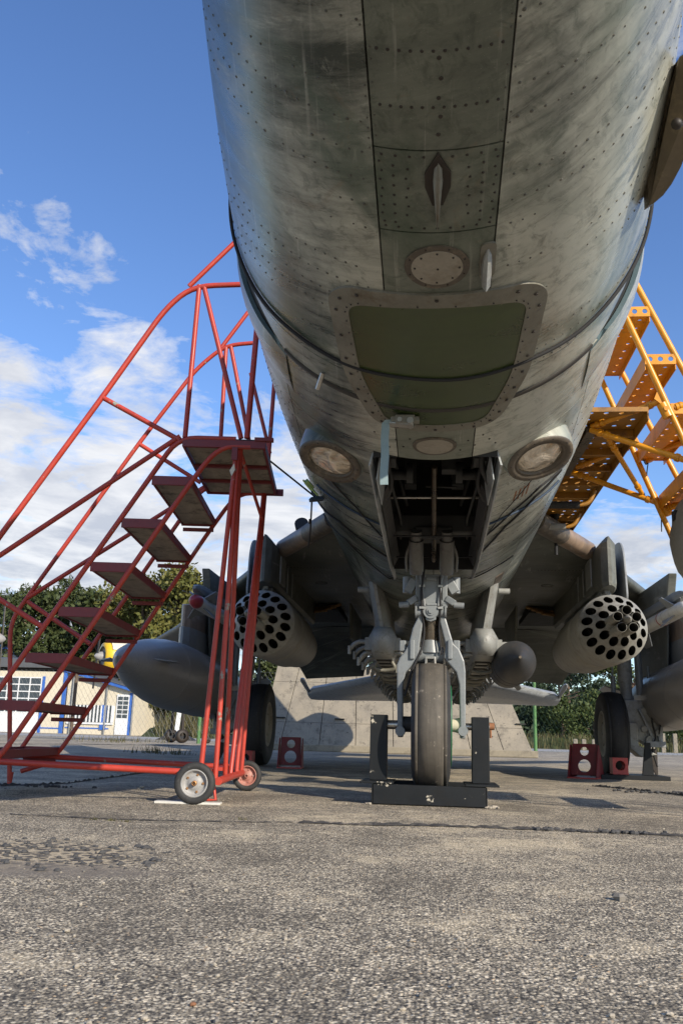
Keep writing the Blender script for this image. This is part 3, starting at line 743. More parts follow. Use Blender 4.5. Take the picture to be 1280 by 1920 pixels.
# paint marks on the right of the wheel bay: an ochre patch and faint red strokes
m = MB(); plate(m, densify([(.45, 6.05), (.52, 6.05), (.53, 6.45), (.46, 6.45)], .05), .0025, .004); m.build('ochre_patch', 'edge_paint', fus, fixn=False)
m = MB()
for k in range(4): plate(m, densify([(.372 + .022 * k, 3.83), (.380 + .022 * k, 3.83), (.380 + .022 * k, 3.98), (.372 + .022 * k, 3.98)], .05), .0012, .002)
m.build('red_strokes', 'rust', fus, fixn=False)
# oval panel standing out on the right of the intake
m = MB(); BL = [(0.58,1.95,1.952), (0.566,1.85,1.913), (0.56,1.8,1.89), (0.566,1.78,1.881), (0.577,1.77,1.865), (0.592,1.79,1.856), (0.608,1.83,1.841), (0.62,1.88,1.822), (0.627,1.94,1.809), (0.628,2,1.794), (0.625,2.06,1.78), (0.613,2.11,1.763), (0.598,2.14,1.75), (0.58,2.16,1.742), (0.568,2.17,1.739), (0.551,2.1,1.831)]
m.loft([[Vector(p) + Vector((0, .05 * q, .02 * q)) for p in BL] for q in (0, 1)], cap=True, smooth=False); m.build('side_blade', 'blade_brown', jet, bevel=.01)
m = MB(); m.ball((0.573,1.9,1.785), .014, 10, 6); m.build('blade_bolt', 'rivet_dark', jet)

# ---- nose wheel bay
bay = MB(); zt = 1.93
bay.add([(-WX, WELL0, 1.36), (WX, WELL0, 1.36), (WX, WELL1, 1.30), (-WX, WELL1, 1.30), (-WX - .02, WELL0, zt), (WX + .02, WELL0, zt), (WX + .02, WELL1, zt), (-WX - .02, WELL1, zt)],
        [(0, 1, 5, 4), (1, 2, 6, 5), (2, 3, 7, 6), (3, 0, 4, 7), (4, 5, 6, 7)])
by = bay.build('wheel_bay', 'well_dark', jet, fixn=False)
m = MB()
for y in (3.45, 3.75, 4.05, 4.35, 4.65, 4.92):
    for sx in (-1, 1):
        m.box((sx * WX - .022 * (sx > 0), y - .012, 1.40), (sx * WX + .022 * (sx < 0), y + .012, 1.88))
m.build('bay_ribs', 'well_grey', by, kind='stuff')
m = MB()
for sx in (-1, 1):
    m.cyl((sx * .225, 4.05, 1.55), (sx * .12, 4.05, 1.55), .026); m.cyl((sx * .13, 4.02, 1.55), (sx * .10, 4.02, 1.55), .05)
    m.tube([(sx * .19, 3.25, 1.62), (sx * .17, 3.6, 1.60), (sx * .20, 4.1, 1.66), (sx * .15, 4.8, 1.6)], .011, 8, round_=.1)
    m.tube([(sx * .21, 3.5, 1.45), (sx * .20, 4.0, 1.48), (sx * .17, 4.5, 1.44), (sx * .19, 4.95, 1.44)], .008, 8, round_=.1)
    m.tube([(sx * .09, 3.22, 1.85), (sx * .03, 3.62, 1.70)], .020, 8)
    m.box((sx * .185 - .02, 3.55, 1.47), (sx * .185 + .02, 3.68, 1.60)); m.box((sx * .12 - .03, 4.32, 1.58), (sx * .12 + .03, 4.42, 1.70))
m.ball((0, 3.65, 1.72), .075, 14, 8); m.box((.035, 4.0, 1.56), (.125, 4.08, 1.66)); m.cyl((-.04, 4.25, 1.55), (.11, 4.2, 1.53), .006)
m.build('bay_pipework', 'well_grey', by)
m = MB(); m.tube([(0, 3.95, 1.56), (0, 4.45, 1.42), (0, 4.88, 1.30)], .014, 8); m.build('retract_rod', 'oily_steel', by)
m = MB(); m.cyl((-.228, 4.28, 1.50), (.228, 4.28, 1.50), .007); m.build('cross_pipe', 'steel_bare', by)
m = MB(); m.box((-.229, 4.62, 1.40), (.229, 4.70, 1.50)); m.box((-.10, 4.60, 1.36), (.10, 4.72, 1.43)); m.build('bay_beam', 'well_grey', by, bevel=.008)
# bay doors hanging open at both sides: pale edge, inner plate with holes
for sx in (-1, 1):
    m = MB(); rows = []
    for i in range(25):
        y = WELL0 + .02 + (5.60 - WELL0) * i / 24
        top = Vector((sx * (WX + .004), y, ZC - math.sqrt(HR(y) ** 2 - WX ** 2) + .012)); dpt = .050 if y < 5.0 else .050 * max(.25, (5.68 - y) / .68)
        low = Vector((sx * (WX + .020), y, top.z - dpt - .012))
        rows.append([top, low, low + Vector((-sx * .007, 0, 0)), top + Vector((-sx * .007, 0, 0))])
    m.loft(rows, cap=True, smooth=False); d = m.build('bay_door', 'door_grey', jet)
    m = MB(); y0, y1 = WELL0 + .06, 3.62
    m.plate_holes([(y0, 0), (y1, 0), (y1, .085), (y1 - .03, .10), (y0 + .02, .10), (y0, .085)], [(y0 + .08, .05, .008), (y0 + .2, .05, .008), (y0 + .33, .05, .006), (y0 + .33, .075, .006)],
                  lambda u, v, t: Vector((sx * (WX - .012 + t - .012 * (v / .1)), u, 1.345 - .010 * (u - y0) + v - .055)), .004)
    m.build('hinge_plate', 'door_grey', d)
    m = MB()
    for y in (3.42, 3.70): m.tube([(sx * .215, y, 1.50), (sx * .19, y + .02, 1.45), (sx * .19, y + .06, 1.40), (sx * .222, y + .09, 1.35)], .012, 8, round_=.03)
    m.build('hinge_arm', 'well_grey', d)
    m = MB(); rows = []
    for i in range(20):
        y = 3.66 + 1.4 * i / 19
        z0 = ZC - math.sqrt(HR(y) ** 2 - WX ** 2); rows.append([(sx * (WX - .006), y, z0 - .03), (sx * (WX - .035), y, z0 + .03), (sx * (WX - .030), y, z0 + .034), (sx * (WX - .001), y, z0 - .026)])
    m.loft(rows, cap=True, smooth=False); m.build('door_liner', 'well_grey', d)

# ---- nose leg
NY = 4.95; NZ = .405
def fp(zx, zy): return (zx, zy)
leg = MB()
Z = lambda pts, y0, y1, mm: mm.prism(pts, 'y', y0, y1)
nl = MB()
up = [(-0.072,4.86,1.213), (0.048,4.86,1.214), (0.025,4.86,1.036), (-0.048,4.86,1.034)]
upo = [(p[0], p[2]) for p in up]
Z(upo, 4.845, 4.93, nl)
# raised rims of the tapered link
for a, b in ((0, 3), (1, 2)):
    nl.bar((upo[a][0], 4.838, upo[a][1]), (upo[b][0], 4.838, upo[b][1]), .013, .016, (0, 1, 0))
nl.bar((upo[3][0] + .008, 4.838, upo[3][1] + .01), (upo[2][0] - .008, 4.838, upo[2][1] + .01), .013, .016, (0, 1, 0))
nl.box((upo[0][0] + .03, 4.835, upo[0][1] - .035), (upo[1][0] - .03, 4.846, upo[0][1] - .015))
noseleg = nl.build('nose_leg', 'gear_grey', jet, bevel=.004)
cxn = (upo[0][0] + upo[1][0]) / 2
m = MB()
for sx in (-1, 1):
    x0 = cxn + sx * .073; m.box((x0 - .014, 4.86, 1.03), (x0 + .014, 4.95, 1.30)); m.cyl((x0 - .02, 4.88, 1.06), (x0 + .02, 4.88, 1.06), .022)
    m.bar((x0 + sx * .01, 4.87, 1.085), (x0 + sx * .055, 4.86, 1.055), .04, .035); m.cyl((x0 + sx * .05, 4.86, 1.047), (x0 + sx * .105, 4.86, 1.043), .017)
    m.bar((x0 + sx * .02, 4.9, 1.19), (x0 + sx * .06, 4.9, 1.12), .05, .05); m.cyl((x0 + sx * .06, 4.92, 1.21), (x0 + sx * .06, 4.92, 1.12), .026)
m.build('leg_cheeks', 'gear_grey', noseleg, bevel=.004)
m = MB()
for sx in (-1, 1):
    c = (cxn + sx * .082, 4.70, 0); m.cyl((c[0], 4.74, 1.215), (c[0], 4.62, 1.36), .040); m.cyl((c[0], 4.62, 1.36), (c[0], 4.59, 1.40), .030); m.cyl((c[0], 4.75, 1.21), (c[0], 4.755, 1.2), .034)
    m.tube([(c[0] + sx * .05, 4.74, 1.21), (c[0] + sx * .055, 4.68, 1.29), (c[0] + sx * .02, 4.62, 1.36)], .008, 8, round_=.04)
m.build('bay_actuator', 'actuator_dark', noseleg)
m = MB(); k0 = (-0.015,4.86,1.008)
m.cyl((k0[0] - .075, 4.87, k0[2]), (k0[0] + .075, 4.87, k0[2]), .028); m.cyl((k0[0], 4.835, k0[2] + .002), (k0[0], 4.95, k0[2] + .002), .042, 24)
m.cyl((k0[0] - .085, 4.87, k0[2]), (k0[0] - .075, 4.87, k0[2]), .036); m.cyl((k0[0] + .075, 4.87, k0[2]), (k0[0] + .085, 4.87, k0[2]), .036)
m.cyl((k0[0], 4.82, k0[2]), (k0[0], 4.836, k0[2]), .014, 6); m.cyl((k0[0], 4.828, k0[2]), (k0[0], 4.836, k0[2]), .024)
m.prism([(k0[0] - .03, k0[2] - .01), (k0[0] + .03, k0[2] - .01), (k0[0] + .028, k0[2] - .045), (k0[0], k0[2] - .056), (k0[0] - .028, k0[2] - .045)], 'y', 4.845, 4.90)
m.build('knuckle', 'gear_grey', noseleg, bevel=.003)
m = MB(); s0 = (-0.012,4.92,0.978); s1 = (-0.018,4.92,0.831)
m.cyl((s0[0], 4.93, s0[2] + .05), (s0[0] - .003, 4.95, s1[2] - .02), .052, 24); m.build('shock_strut', 'oily_steel', noseleg)
m = MB(); h0 = (-0.015,4.92,0.779)
m.cyl((h0[0] - .07, 4.94, h0[2]), (h0[0] + .07, 4.94, h0[2]), .045, 24); m.cyl((h0[0], 4.94, h0[2] + .08), (h0[0], 4.94, h0[2] + .01), .047, 24, .062)
m.ball((h0[0] - .055, 4.89, h0[2] + .01), .012); m.ball((h0[0] + .055, 4.89, h0[2] + .01), .012)
m.build('strut_head', 'gear_grey', noseleg)
m = MB()
for dx_ in (-.022, .022): m.bar((h0[0] + dx_, 4.885, h0[2] - .015), (h0[0] + dx_ * 1.15, 4.87, h0[2] - .075), .009, .018)
m.bar((h0[0] - .022, 4.885, h0[2] - .018), (h0[0] + .022, 4.885, h0[2] - .018), .018, .012); m.build('tow_loop', 'gear_pale', noseleg)
# the two fork arms
arm = [(525, 232), (553, 232), (553, 335), (532, 480), (528, 556), (450, 645), (432, 720), (433, 1032), (399, 1032), (395, 600), (412, 555), (440, 520), (468, 470), (492, 370), (520, 312)]
armR = [(650, 232), (676, 232), (690, 312), (735, 468), (772, 505), (800, 575), (808, 640), (808, 1040), (776, 1040), (770, 720), (752, 645), (678, 556), (690, 480), (655, 335)]
from_px = lambda L_: [ARM_MAP(a, b) for a, b in L_]
KX = (-0.194,4.86,0.816); KX2 = (0.166,4.86,0.823); KZ2 = (-0.188,4.86,0.342); KX3 = (0.164,4.86,0.352)
def ARM_MAP(a, b):
    u = (620 + a * .3125 - 745) / 125; v = (1060 + b * .3125 - 1212) / 168
    x = (KX[0] * (1 - u) + KX2[0] * u) * (1 - v) + (KZ2[0] * (1 - u) + KX3[0] * u) * v
    z = (KX[2] * (1 - u) + KX2[2] * u) * (1 - v) + (KZ2[2] * (1 - u) + KX3[2] * u) * v
    return (x, z)
for A, sx in ((arm, -1), (armR, 1)):
    m = MB(); m.prism(from_px(A), 'y', 4.86, 4.935); fk = m.build('fork_arm', 'gear_grey', jet, bevel=.007)
    m = MB(); c = ARM_MAP(488 if sx < 0 else 715, 510); m.box((c[0] - .013, 4.845, c[1] - .05), (c[0] + .013, 4.87, c[1] + .055))
    c2 = ARM_MAP(430 if sx < 0 else 755, 480); m.box((c2[0] - .018, 4.88, c2[1] - .03), (c2[0] + .018, 4.94, c2[1] + .03))
    e = ARM_MAP(415 if sx < 0 else 792, 990); m.cyl((e[0], 4.835, e[1] - .005), (e[0], 4.95, e[1] - .005), .026)
    m.build('arm_boss', 'gear_grey', fk, bevel=.006)
m = MB()
m.cyl((cxn - .30, NY - .05, NZ - .005), (cxn - .11, NY - .05, NZ - .005), .024); m.cyl((cxn + .11, NY - .05, NZ - .005), (cxn + .31, NY - .05, NZ - .005), .018); m.build('axle', 'steel_bare', noseleg)
m = MB(); m.cyl((cxn - .165, NY - .04, NZ), (cxn - .10, NY - .04, NZ), .042, 20); m.build('axle_sleeve', 'tyre_black', noseleg)
m = MB(); m.cyl((cxn + .10, NY - .04, NZ), (cxn + .165, NY - .04, NZ), .030, 20, .044); m.build('axle_sleeve', 'plane_white', noseleg)
def wheel(name, parent, c, rad, wid, rimr, tread='tyre_tread', side='tyre_black', grooves=True, rimmat='gear_pale'):
    hw = wid / 2; r_ = rad
    pr = [(-hw * .80, rimr), (-hw * .96, rimr + (r_ - rimr) * .28), (-hw, rimr + (r_ - rimr) * .55), (-hw * .93, r_ - .045), (-hw * .80, r_ - .014)]
    tr_ = []
    xs = [-.80, -.66, -.655, -.645, -.64, -.2, .2, .64, .645, .655, .66, .80]
    for x in xs:
        gr = abs(x) in (.655, .645) and grooves
        tr_.append((hw * x, r_ - .016 * (abs(x) / .8) ** 3 * .9 - (.007 if gr else 0)))
    m = MB(); m.cur = 1; m.lathe(pr, 72, c); m.lathe([(-a, b) for a, b in reversed(pr)], 72, c)
    m.cur = 0; m.lathe(tr_, 72, c)
    wh = m.build(name, [tread, side], parent)
    m = MB(); m.lathe([(-hw * .82, rimr + .004), (-hw * .86, rimr - .012), (-hw * .6, rimr - .03), (-hw * .5, rimr * .5), (-hw * .62, rimr * .42), (-hw * .66, .03), (-hw * .66, .001)], 40, c)
    m.lathe([(hw * .82, rimr + .004), (hw * .86, rimr - .012), (hw * .6, rimr - .03), (hw * .5, rimr * .5), (hw * .62, rimr * .42), (hw * .66, .03), (hw * .66, .001)], 40, c)
    for sx in (-1, 1):
        for k in range(8):
            a = k * PI / 4; m.cyl((c[0] + sx * hw * .52, c[1] + rimr * .68 * cos(a), c[2] + rimr * .68 * sin(a)), (c[0] + sx * hw * .64, c[1] + rimr * .68 * cos(a), c[2] + rimr * .68 * sin(a)), rimr * .06, 6)
    m.build('rim', rimmat, wh)
    return wh
m = MB()
m.tube([(cxn - .04, 4.83, 1.24), (cxn - .055, 4.82, 1.12), (cxn - .05, 4.84, 1.0), (cxn - .035, 4.88, .90), (cxn - .05, 4.86, .80), (cxn - .10, 4.85, .70), (cxn - .14, 4.86, .55)], .006, 8, round_=.05)
m.tube([(cxn + .045, 4.83, 1.20), (cxn + .05, 4.83, 1.02), (cxn + .04, 4.88, .92), (cxn + .055, 4.86, .78)], .005, 8, round_=.05)
m.build('brake_hose', 'rope_dark', noseleg)
m = MB()
for z in (1.14, 1.02): m.box((cxn - .066, 4.825, z), (cxn - .036, 4.842, z + .012)); m.box((cxn + .036, 4.825, z), (cxn + .062, 4.842, z + .012))
m.build('hose_clamp', 'steel_bare', noseleg)
nw = wheel('nose_wheel', jet, (cxn, NY, NZ), .335, .205, .17)
m = MB(); m.lathe([(.100, .215), (.106, .218), (.110, .21), (.111, .02)], 40, (cxn, NY, NZ)); m.build('wheel_cover', 'drum_green', nw)

# ---- wings
def airfoil(yl, yt, zc, t):
    c = yt - yl; pts = []
    for u, h_ in ((0, 0), (.004, .22), (.012, .38), (.03, .55), (.08, .82), (.2, 1), (.4, .95), (.7, .55), (1, .04)): pts.append((yl + c * u, zc + t / 2 * h_))
    for u, h_ in ((1, .04), (.7, .55), (.4, .95), (.2, 1), (.08, .82), (.03, .55), (.012, .38), (.004, .22)): pts.append((yl + c * u, zc - t / 2 * h_))
    return pts
for sx in (-1, 1):
    def wpart(st, name, mt, parent=jet):
        m = MB(); m.loft([[(sx * X_, y, z) for y, z in airfoil(a, b, zc, t)] for X_, a, b, zc, t in st], cap=True, smooth=True)
        return m.build(name, mt, parent)
    wpart([(.60, 5.80, 12.3, 1.83, .26), (1.36, 7.28, 12.3, 1.82, .25), (2.2, 9.05, 12.4, 1.76, .22)], 'wing', 'wing_paint')
    wpart([(2.203, 9.06, 12.4, 1.755, .20), (3.4, 11.5, 13.3, 1.66, .16), (5.0, 14.5, 16., 1.58, .09)], 'outer_wing', 'wing_paint')
    m = MB(); a0 = Vector((sx * .70, 6.06, 1.83)); a1 = Vector((sx * 1.22, 7.06, 1.825))
    m.tube([a0, a0.lerp(a1, .45)], .075, 18); m.build('leading_edge', 'ring_brown', jet)
    m = MB(); m.tube([a0.lerp(a1, .455), a1], .074, 18); m.build('leading_edge', 'edge_paint', jet)
    m = MB(); m.add([(sx * .80, 12.15, 1.815), (sx * 2.15, 12.2, 1.775), (sx * 1.82, 12.95, 1.13), (sx * .98, 12.85, 1.18), (sx * .80, 12.38, 1.88), (sx * 2.15, 12.42, 1.84), (sx * 1.82, 12.99, 1.15), (sx * .98, 12.89, 1.20)],
                    [(0, 1, 2, 3), (4, 5, 6, 7), (0, 1, 5, 4), (1, 2, 6, 5), (2, 3, 7, 6), (3, 0, 4, 7)]); m.build('flap', 'wing_paint', jet)
    # main wheel bay in the wing: dark mouth, pipes
    m = MB(); m.box((sx * 1.0 - .5 * (sx < 0), 9.35, 1.64), (sx * 1.0 + .5 * (sx > 0), 10.45, 1.70)); mb = m.build('main_bay', 'joint_dark', jet)
    m = MB()
    for k in range(4): m.tube([(sx * (.95 + .05 * k), 9.1, 1.66 - .02 * k), (sx * (1.2 + .04 * k), 9.25, 1.63 - .012 * k), (sx * 1.45, 9.2 + .1 * k, 1.65)], .016, 8, round_=.1)
    m.build('bay_hose', 'hose_ochre', mb)
    m = MB(); m.prism([(9.2, 1.69), (10.6, 1.69), (10.5, 1.30), (9.35, 1.34)], 'x', sx * .86 - .012, sx * .86 + .012); m.build('gear_door', 'wing_paint', jet, bevel=.004)
    m = MB(); m.lathe([(0, .055), (.012, .05), (.012, .001)], 20, (sx * 1.02, 8.0, 1.695), 'z'); m.build('wing_vent', 'joint_dark', jet)
    # rivet rows under the wing
    m = MB()
    for yy in (7.3, 7.7, 8.2, 8.7):
        for k in range(14):
            X_ = .86 + .028 * k + (yy - 7.3) * .12
            zz_ = 1.825 - .125 * .96; rivet(m, Vector((sx * X_, yy, zz_ + .001)), Vector((0, 0, -1)), .006, .002, 6)
    m.build('wing_rivets', 'rivet_dark', jet, kind='stuff')
    # inner pylon with its pointed shoulder
    px_ = sx * 1.335
    m = MB(); rows = []
    for y, hw, z0, z1, zr in ((6.78, .012, 1.50, 1.84, 1.88), (6.83, .055, 1.49, 1.83, 1.885), (7.0, .085, 1.48, 1.80, 1.885), (7.5, .098, 1.47, 1.78, 1.86), (9.3, .095, 1.47, 1.76, 1.80), (9.7, .03, 1.58, 1.76, 1.79)):
        rows.append([(px_ - hw * .8, y, z0), (px_ + hw * .8, y, z0), (px_ + hw, y, z0 + .03), (px_ + hw * 1.0, y, z1), (px_ + hw * .15, y, zr), (px_ - hw * .15, y, zr), (px_ - hw * 1.0, y, z1), (px_ - hw, y, z0 + .03)])
    m.loft(rows, cap=True, smooth=False); py = m.build('inner_pylon', 'wing_paint', jet, bevel=.006)
    m = MB()
    for q, hgt in ((-1, .05), (1, .05)):
        m.box((px_ - q * .092 - .006, 7.05, 1.53), (px_ - q * .092 + .006, 7.28, 1.76)); m.box((px_ - q * .101 - .004, 7.36, 1.50), (px_ - q * .101 + .004, 7.40, 1.74)); m.box((px_ - q * .101 - .004, 7.62, 1.50), (px_ - q * .101 + .004, 7.66, 1.74))
    m.build('pylon_straps', 'gear_pale', py, bevel=.003)
    m = MB(); m.bar((px_ - .07, 6.95, 1.78), (px_ - .09, 7.45, 1.77), .006, .018); m.build('pylon_seam', 'rivet_dark', py)
    m = MB(); m.box((px_ - .045, 7.0, 1.40), (px_ + .045, 8.9, 1.49)); m.box((px_ - .02, 6.93, 1.46), (px_ + .02, 7.0, 1.50)); m.build('pylon_shoe', 'gear_grey', py, bevel=.006)
    # wing fence
    fx = sx * 1.50
    fo = rrect([(6.98, 1.40), (9.2, 1.42), (9.2, 2.02), (7.05, 1.92)], [.09, .1, .1, .20], 8)
    m = MB(); m.prism(fo, 'x', fx - .008, fx + .008); m.build('wing_fence', 'fin_grey', jet, bevel=.004)
    # launcher pylon and rail for the small missile
    m = MB(); m.prism([(7.55, 1.74), (9.6, 1.74), (9.4, 1.58), (7.65, 1.55)], 'x', sx * 2.0 - .035, sx * 2.0 + .035); lp = m.build('missile_pylon', 'wing_paint', jet, bevel=.008)
    m = MB(); m.loft([[(sx * 2.0 + a * q, y, 1.515 + b * q) for a, b in ((-.04, -.035), (.04, -.035), (.045, .0), (.035, .045), (-.035, .045), (-.045, 0))] for y, q in ((7.22, .3), (7.30, .8), (7.42, 1), (9.1, 1), (9.25, .7))], cap=True, smooth=False)
    m.build('launch_rail', 'gear_grey', lp, bevel=.004)
    # outer pylon and its fence above
    ox = sx * 2.50
    m = MB(); rows = []
    for y, hw, z0, z1 in ((8.72, .01, 1.18, 1.58), (8.80, .05, 1.17, 1.60), (9.0, .07, 1.16, 1.62), (10.6, .07, 1.16, 1.66), (10.9, .02, 1.25, 1.66)):
        rows.append([(ox - hw, y, z0), (ox + hw, y, z0), (ox + hw, y, z1), (ox - hw, y, z1)])
    m.loft(rows, cap=True, smooth=False); op = m.build('outer_pylon', 'edge_paint', jet, bevel=.008)
    m = MB(); rows = []
    for y, hw in ((8.69, .012), (8.78, .055), (9.0, .077), (10.6, .077)): rows.append([(ox - hw, y, 1.10), (ox + hw, y, 1.10), (ox + hw, y, 1.36), (ox - hw, y, 1.36)])
    m.loft(rows, cap=True, smooth=False); m.build('pylon_shoe', 'gear_grey', op, bevel=.006)
    # tailplane, with the mass balance at its tip
    m = MB(); rows = []
    for X_, yl, yt, zl, zt_ in ((.30, 14.2, 17.3, 1.40, 1.06), (.8, 14.5, 17.3, 1.32, 1.015), (2.18, 16.35, 17.35, 1.16, 1.0), (2.32, 16.7, 17.3, 1.12, 1.01)):
        ml, mt_ = Vector((sx * X_, yl, zl)), Vector((sx * X_, yt, zt_)); th_ = .075 if X_ < 2.3 else .03
        rows.append([ml, ml.lerp(mt_, .12) + Vector((0, 0, th_)), ml.lerp(mt_, .5) + Vector((0, 0, th_)), mt_, ml.lerp(mt_, .5) - Vector((0, 0, th_)), ml.lerp(mt_, .12) - Vector((0, 0, th_))])
    m.loft(rows, cap=True, smooth=True); tp = m.build('tailplane', 'fin_grey', jet)
    m = MB(); m.tube([(sx * 2.30, 15.75, 1.31), (sx * 2.30, 15.9, 1.29), (sx * 2.28, 16.7, 1.12)], .04, 10, rs=[.012, .045, .03]); m.build('mass_balance', 'fin_grey', tp)
    m = MB(); m.cyl((sx * .3, 15.6, 1.26), (sx * .62, 15.6, 1.24), .10, 20); m.box((sx * .45 - .12, 15.2, 1.2), (sx * .45 + .12, 16.6, 1.75)); m.build('tailplane_mount', 'wing_paint', tp)
    # fuselage pylons, tandem
    for y in (6.75, 9.9):
        mm = MB(); rows = []
        xo, xi = sx * .43, sx * .37
        for yy, hw in ((y - .28, .012), (y - .18, .045), (y, .058), (y + 1.6, .058), (y + 1.8, .02)):
            rows.append([(xi - hw, yy, 1.10), (xi + hw, yy, 1.10), (xo + hw, yy - .10, 1.45), (xo - hw, yy - .10, 1.45)])
        mm.loft(rows, cap=True, smooth=False); bp = mm.build('belly_pylon', 'gear_pale', jet, bevel=.006)
        mm = MB(); mm.cyl((xo + sx * .05, y - .22, 1.40), (xo + sx * .13, y - .22, 1.40), .022); mm.build('sway_peg', 'gear_pale', bp)
    # ---- main gear leg
    gx = sx * 1.90; GY = 9.95
    if sx > 0: GYo = 0
    m = MB()
    lx = sx * 2.10
    m.cyl((lx - sx * .05, GY - .05, 1.70), (lx - sx * .03, GY, .98), .075, 20); m.cyl((lx - sx * .03, GY, .98), (lx - sx * .02, GY, .70), .062, 20); m.cyl((lx - sx * .04, GY - .02, .84), (lx - sx * .04, GY - .02, .80), .085, 20)
    ml = m.build('main_leg', 'gear_pale', jet)
    m = MB(); m.tube([(lx + sx * .09, GY - .08, 1.6), (lx + sx * .10, GY - .08, .85)], .038, 12); m.tube([(lx + sx * .19, GY - .1, 1.15), (lx + sx * .20, GY - .1, .80)], .016, 8)
    m.cyl((lx - sx * .17, GY - .05, 1.05), (lx - sx * .17, GY - .05, .83), .024); m.cyl((lx - sx * .17, GY - .05, .97), (lx - sx * .17, GY - .05, .92), .03); m.tube([(lx - sx * .17, GY - .05, 1.3), (lx - sx * .17, GY - .05, 1.0)], .010, 8)
    m.build('retract_jack', 'gear_grey', ml)
    m = MB()
    m.prism([(lx - sx * .08, .80), (lx + sx * .26, .78), (lx + sx * .30, .52), (lx + sx * .29, .33), (lx + sx * .12, .33), (lx + sx * .02, .40), (lx - sx * .10, .62)], 'y', GY - .16, GY - .02)
    m.box((lx - sx * .20 - .06, GY - .17, .69), (lx - sx * .20 + .10, GY - .04, .78))
    m.prism([(lx - sx * .06, .56), (lx + sx * .03, .56), (lx + sx * .03, .33), (lx + sx * .22, .24), (lx + sx * .05, .21), (lx - sx * .06, .30)], 'y', GY - .22, GY + .05)
    for a, b in ((.10, .68), (.22, .66), (.10, .50), (.24, .46), (.16, .38)): m.cyl((lx + sx * a, GY - .20, b), (lx + sx * a, GY - .15, b), .032 if b > .45 else .05)
    m.build('leg_trunnion', 'gear_pale', ml, bevel=.012)
    m = MB(); m.bar((lx + sx * .06, GY - .19, .70), (lx + sx * .20, GY - .19, .36), .035, .03); m.bar((lx + sx * .29, GY - .19, .74), (lx + sx * .25, GY - .19, .36), .035, .03); m.bar((lx + sx * .10, GY - .21, .345), (lx + sx * .30, GY - .21, .345), .05, .06)
    m.build('scissor_link', 'fin_grey', ml, bevel=.005)
    m = MB(); m.tube([(lx + sx * .18, GY - .21, .72), (lx + sx * .17, GY - .24, .55), (lx + sx * .21, GY - .23, .42), (lx + sx * .16, GY - .20, .30), (lx + sx * .22, GY - .15, .12)], .009, 8, round_=.06)
    m.tube([(lx + sx * .22, GY - .19, .78), (lx + sx * .27, GY - .24, .62), (lx + sx * .24, GY - .22, .45)], .007, 8, round_=.06); m.build('brake_hose', 'rope_dark', ml)
    m = MB(); m.prism([(lx + sx * .12, .30), (lx + sx * .24, .30), (lx + sx * .235, .04), (lx + sx * .215, .04), (lx + sx * .17, .14)], 'y', GY - .1, GY - .06); m.build('tow_lug', 'rivet_dark', ml)
    m = MB(); fo = rrect([(GY - .75, 1.62), (GY + .7, 1.62), (GY + .55, .62), (GY - .25, .62), (GY - .55, .95)], [.05, .05, .1, .1, .1], 5)
    m.prism(fo, 'x', sx * 2.37 - .012, sx * 2.37 + .012); m.build('leg_door', 'wing_paint', ml, bevel=.006)
    wheel('main_wheel', jet, (gx, GY, .44), .44, .24, .235, 'tyre_black', 'tyre_black', rimmat='disc_pale')
    m = MB(); m.cyl((gx, GY, .44), (lx + sx * .1, GY, .44), .05); m.build('main_axle', 'gear_grey', ml)
# gun-fairing of the right wing root seen above the wing
m = MB(); m.cyl((.86, 6.5, 1.86), (.93, 6.25, 2.12), .038); m.build('gun_muzzle', 'tube_black', jet)
m = MB(); m.cyl((-1.02, 6.7, 1.9), (-1.02, 6.62, 1.93), .055); m.build('gun_muzzle', 'tube_black', jet)

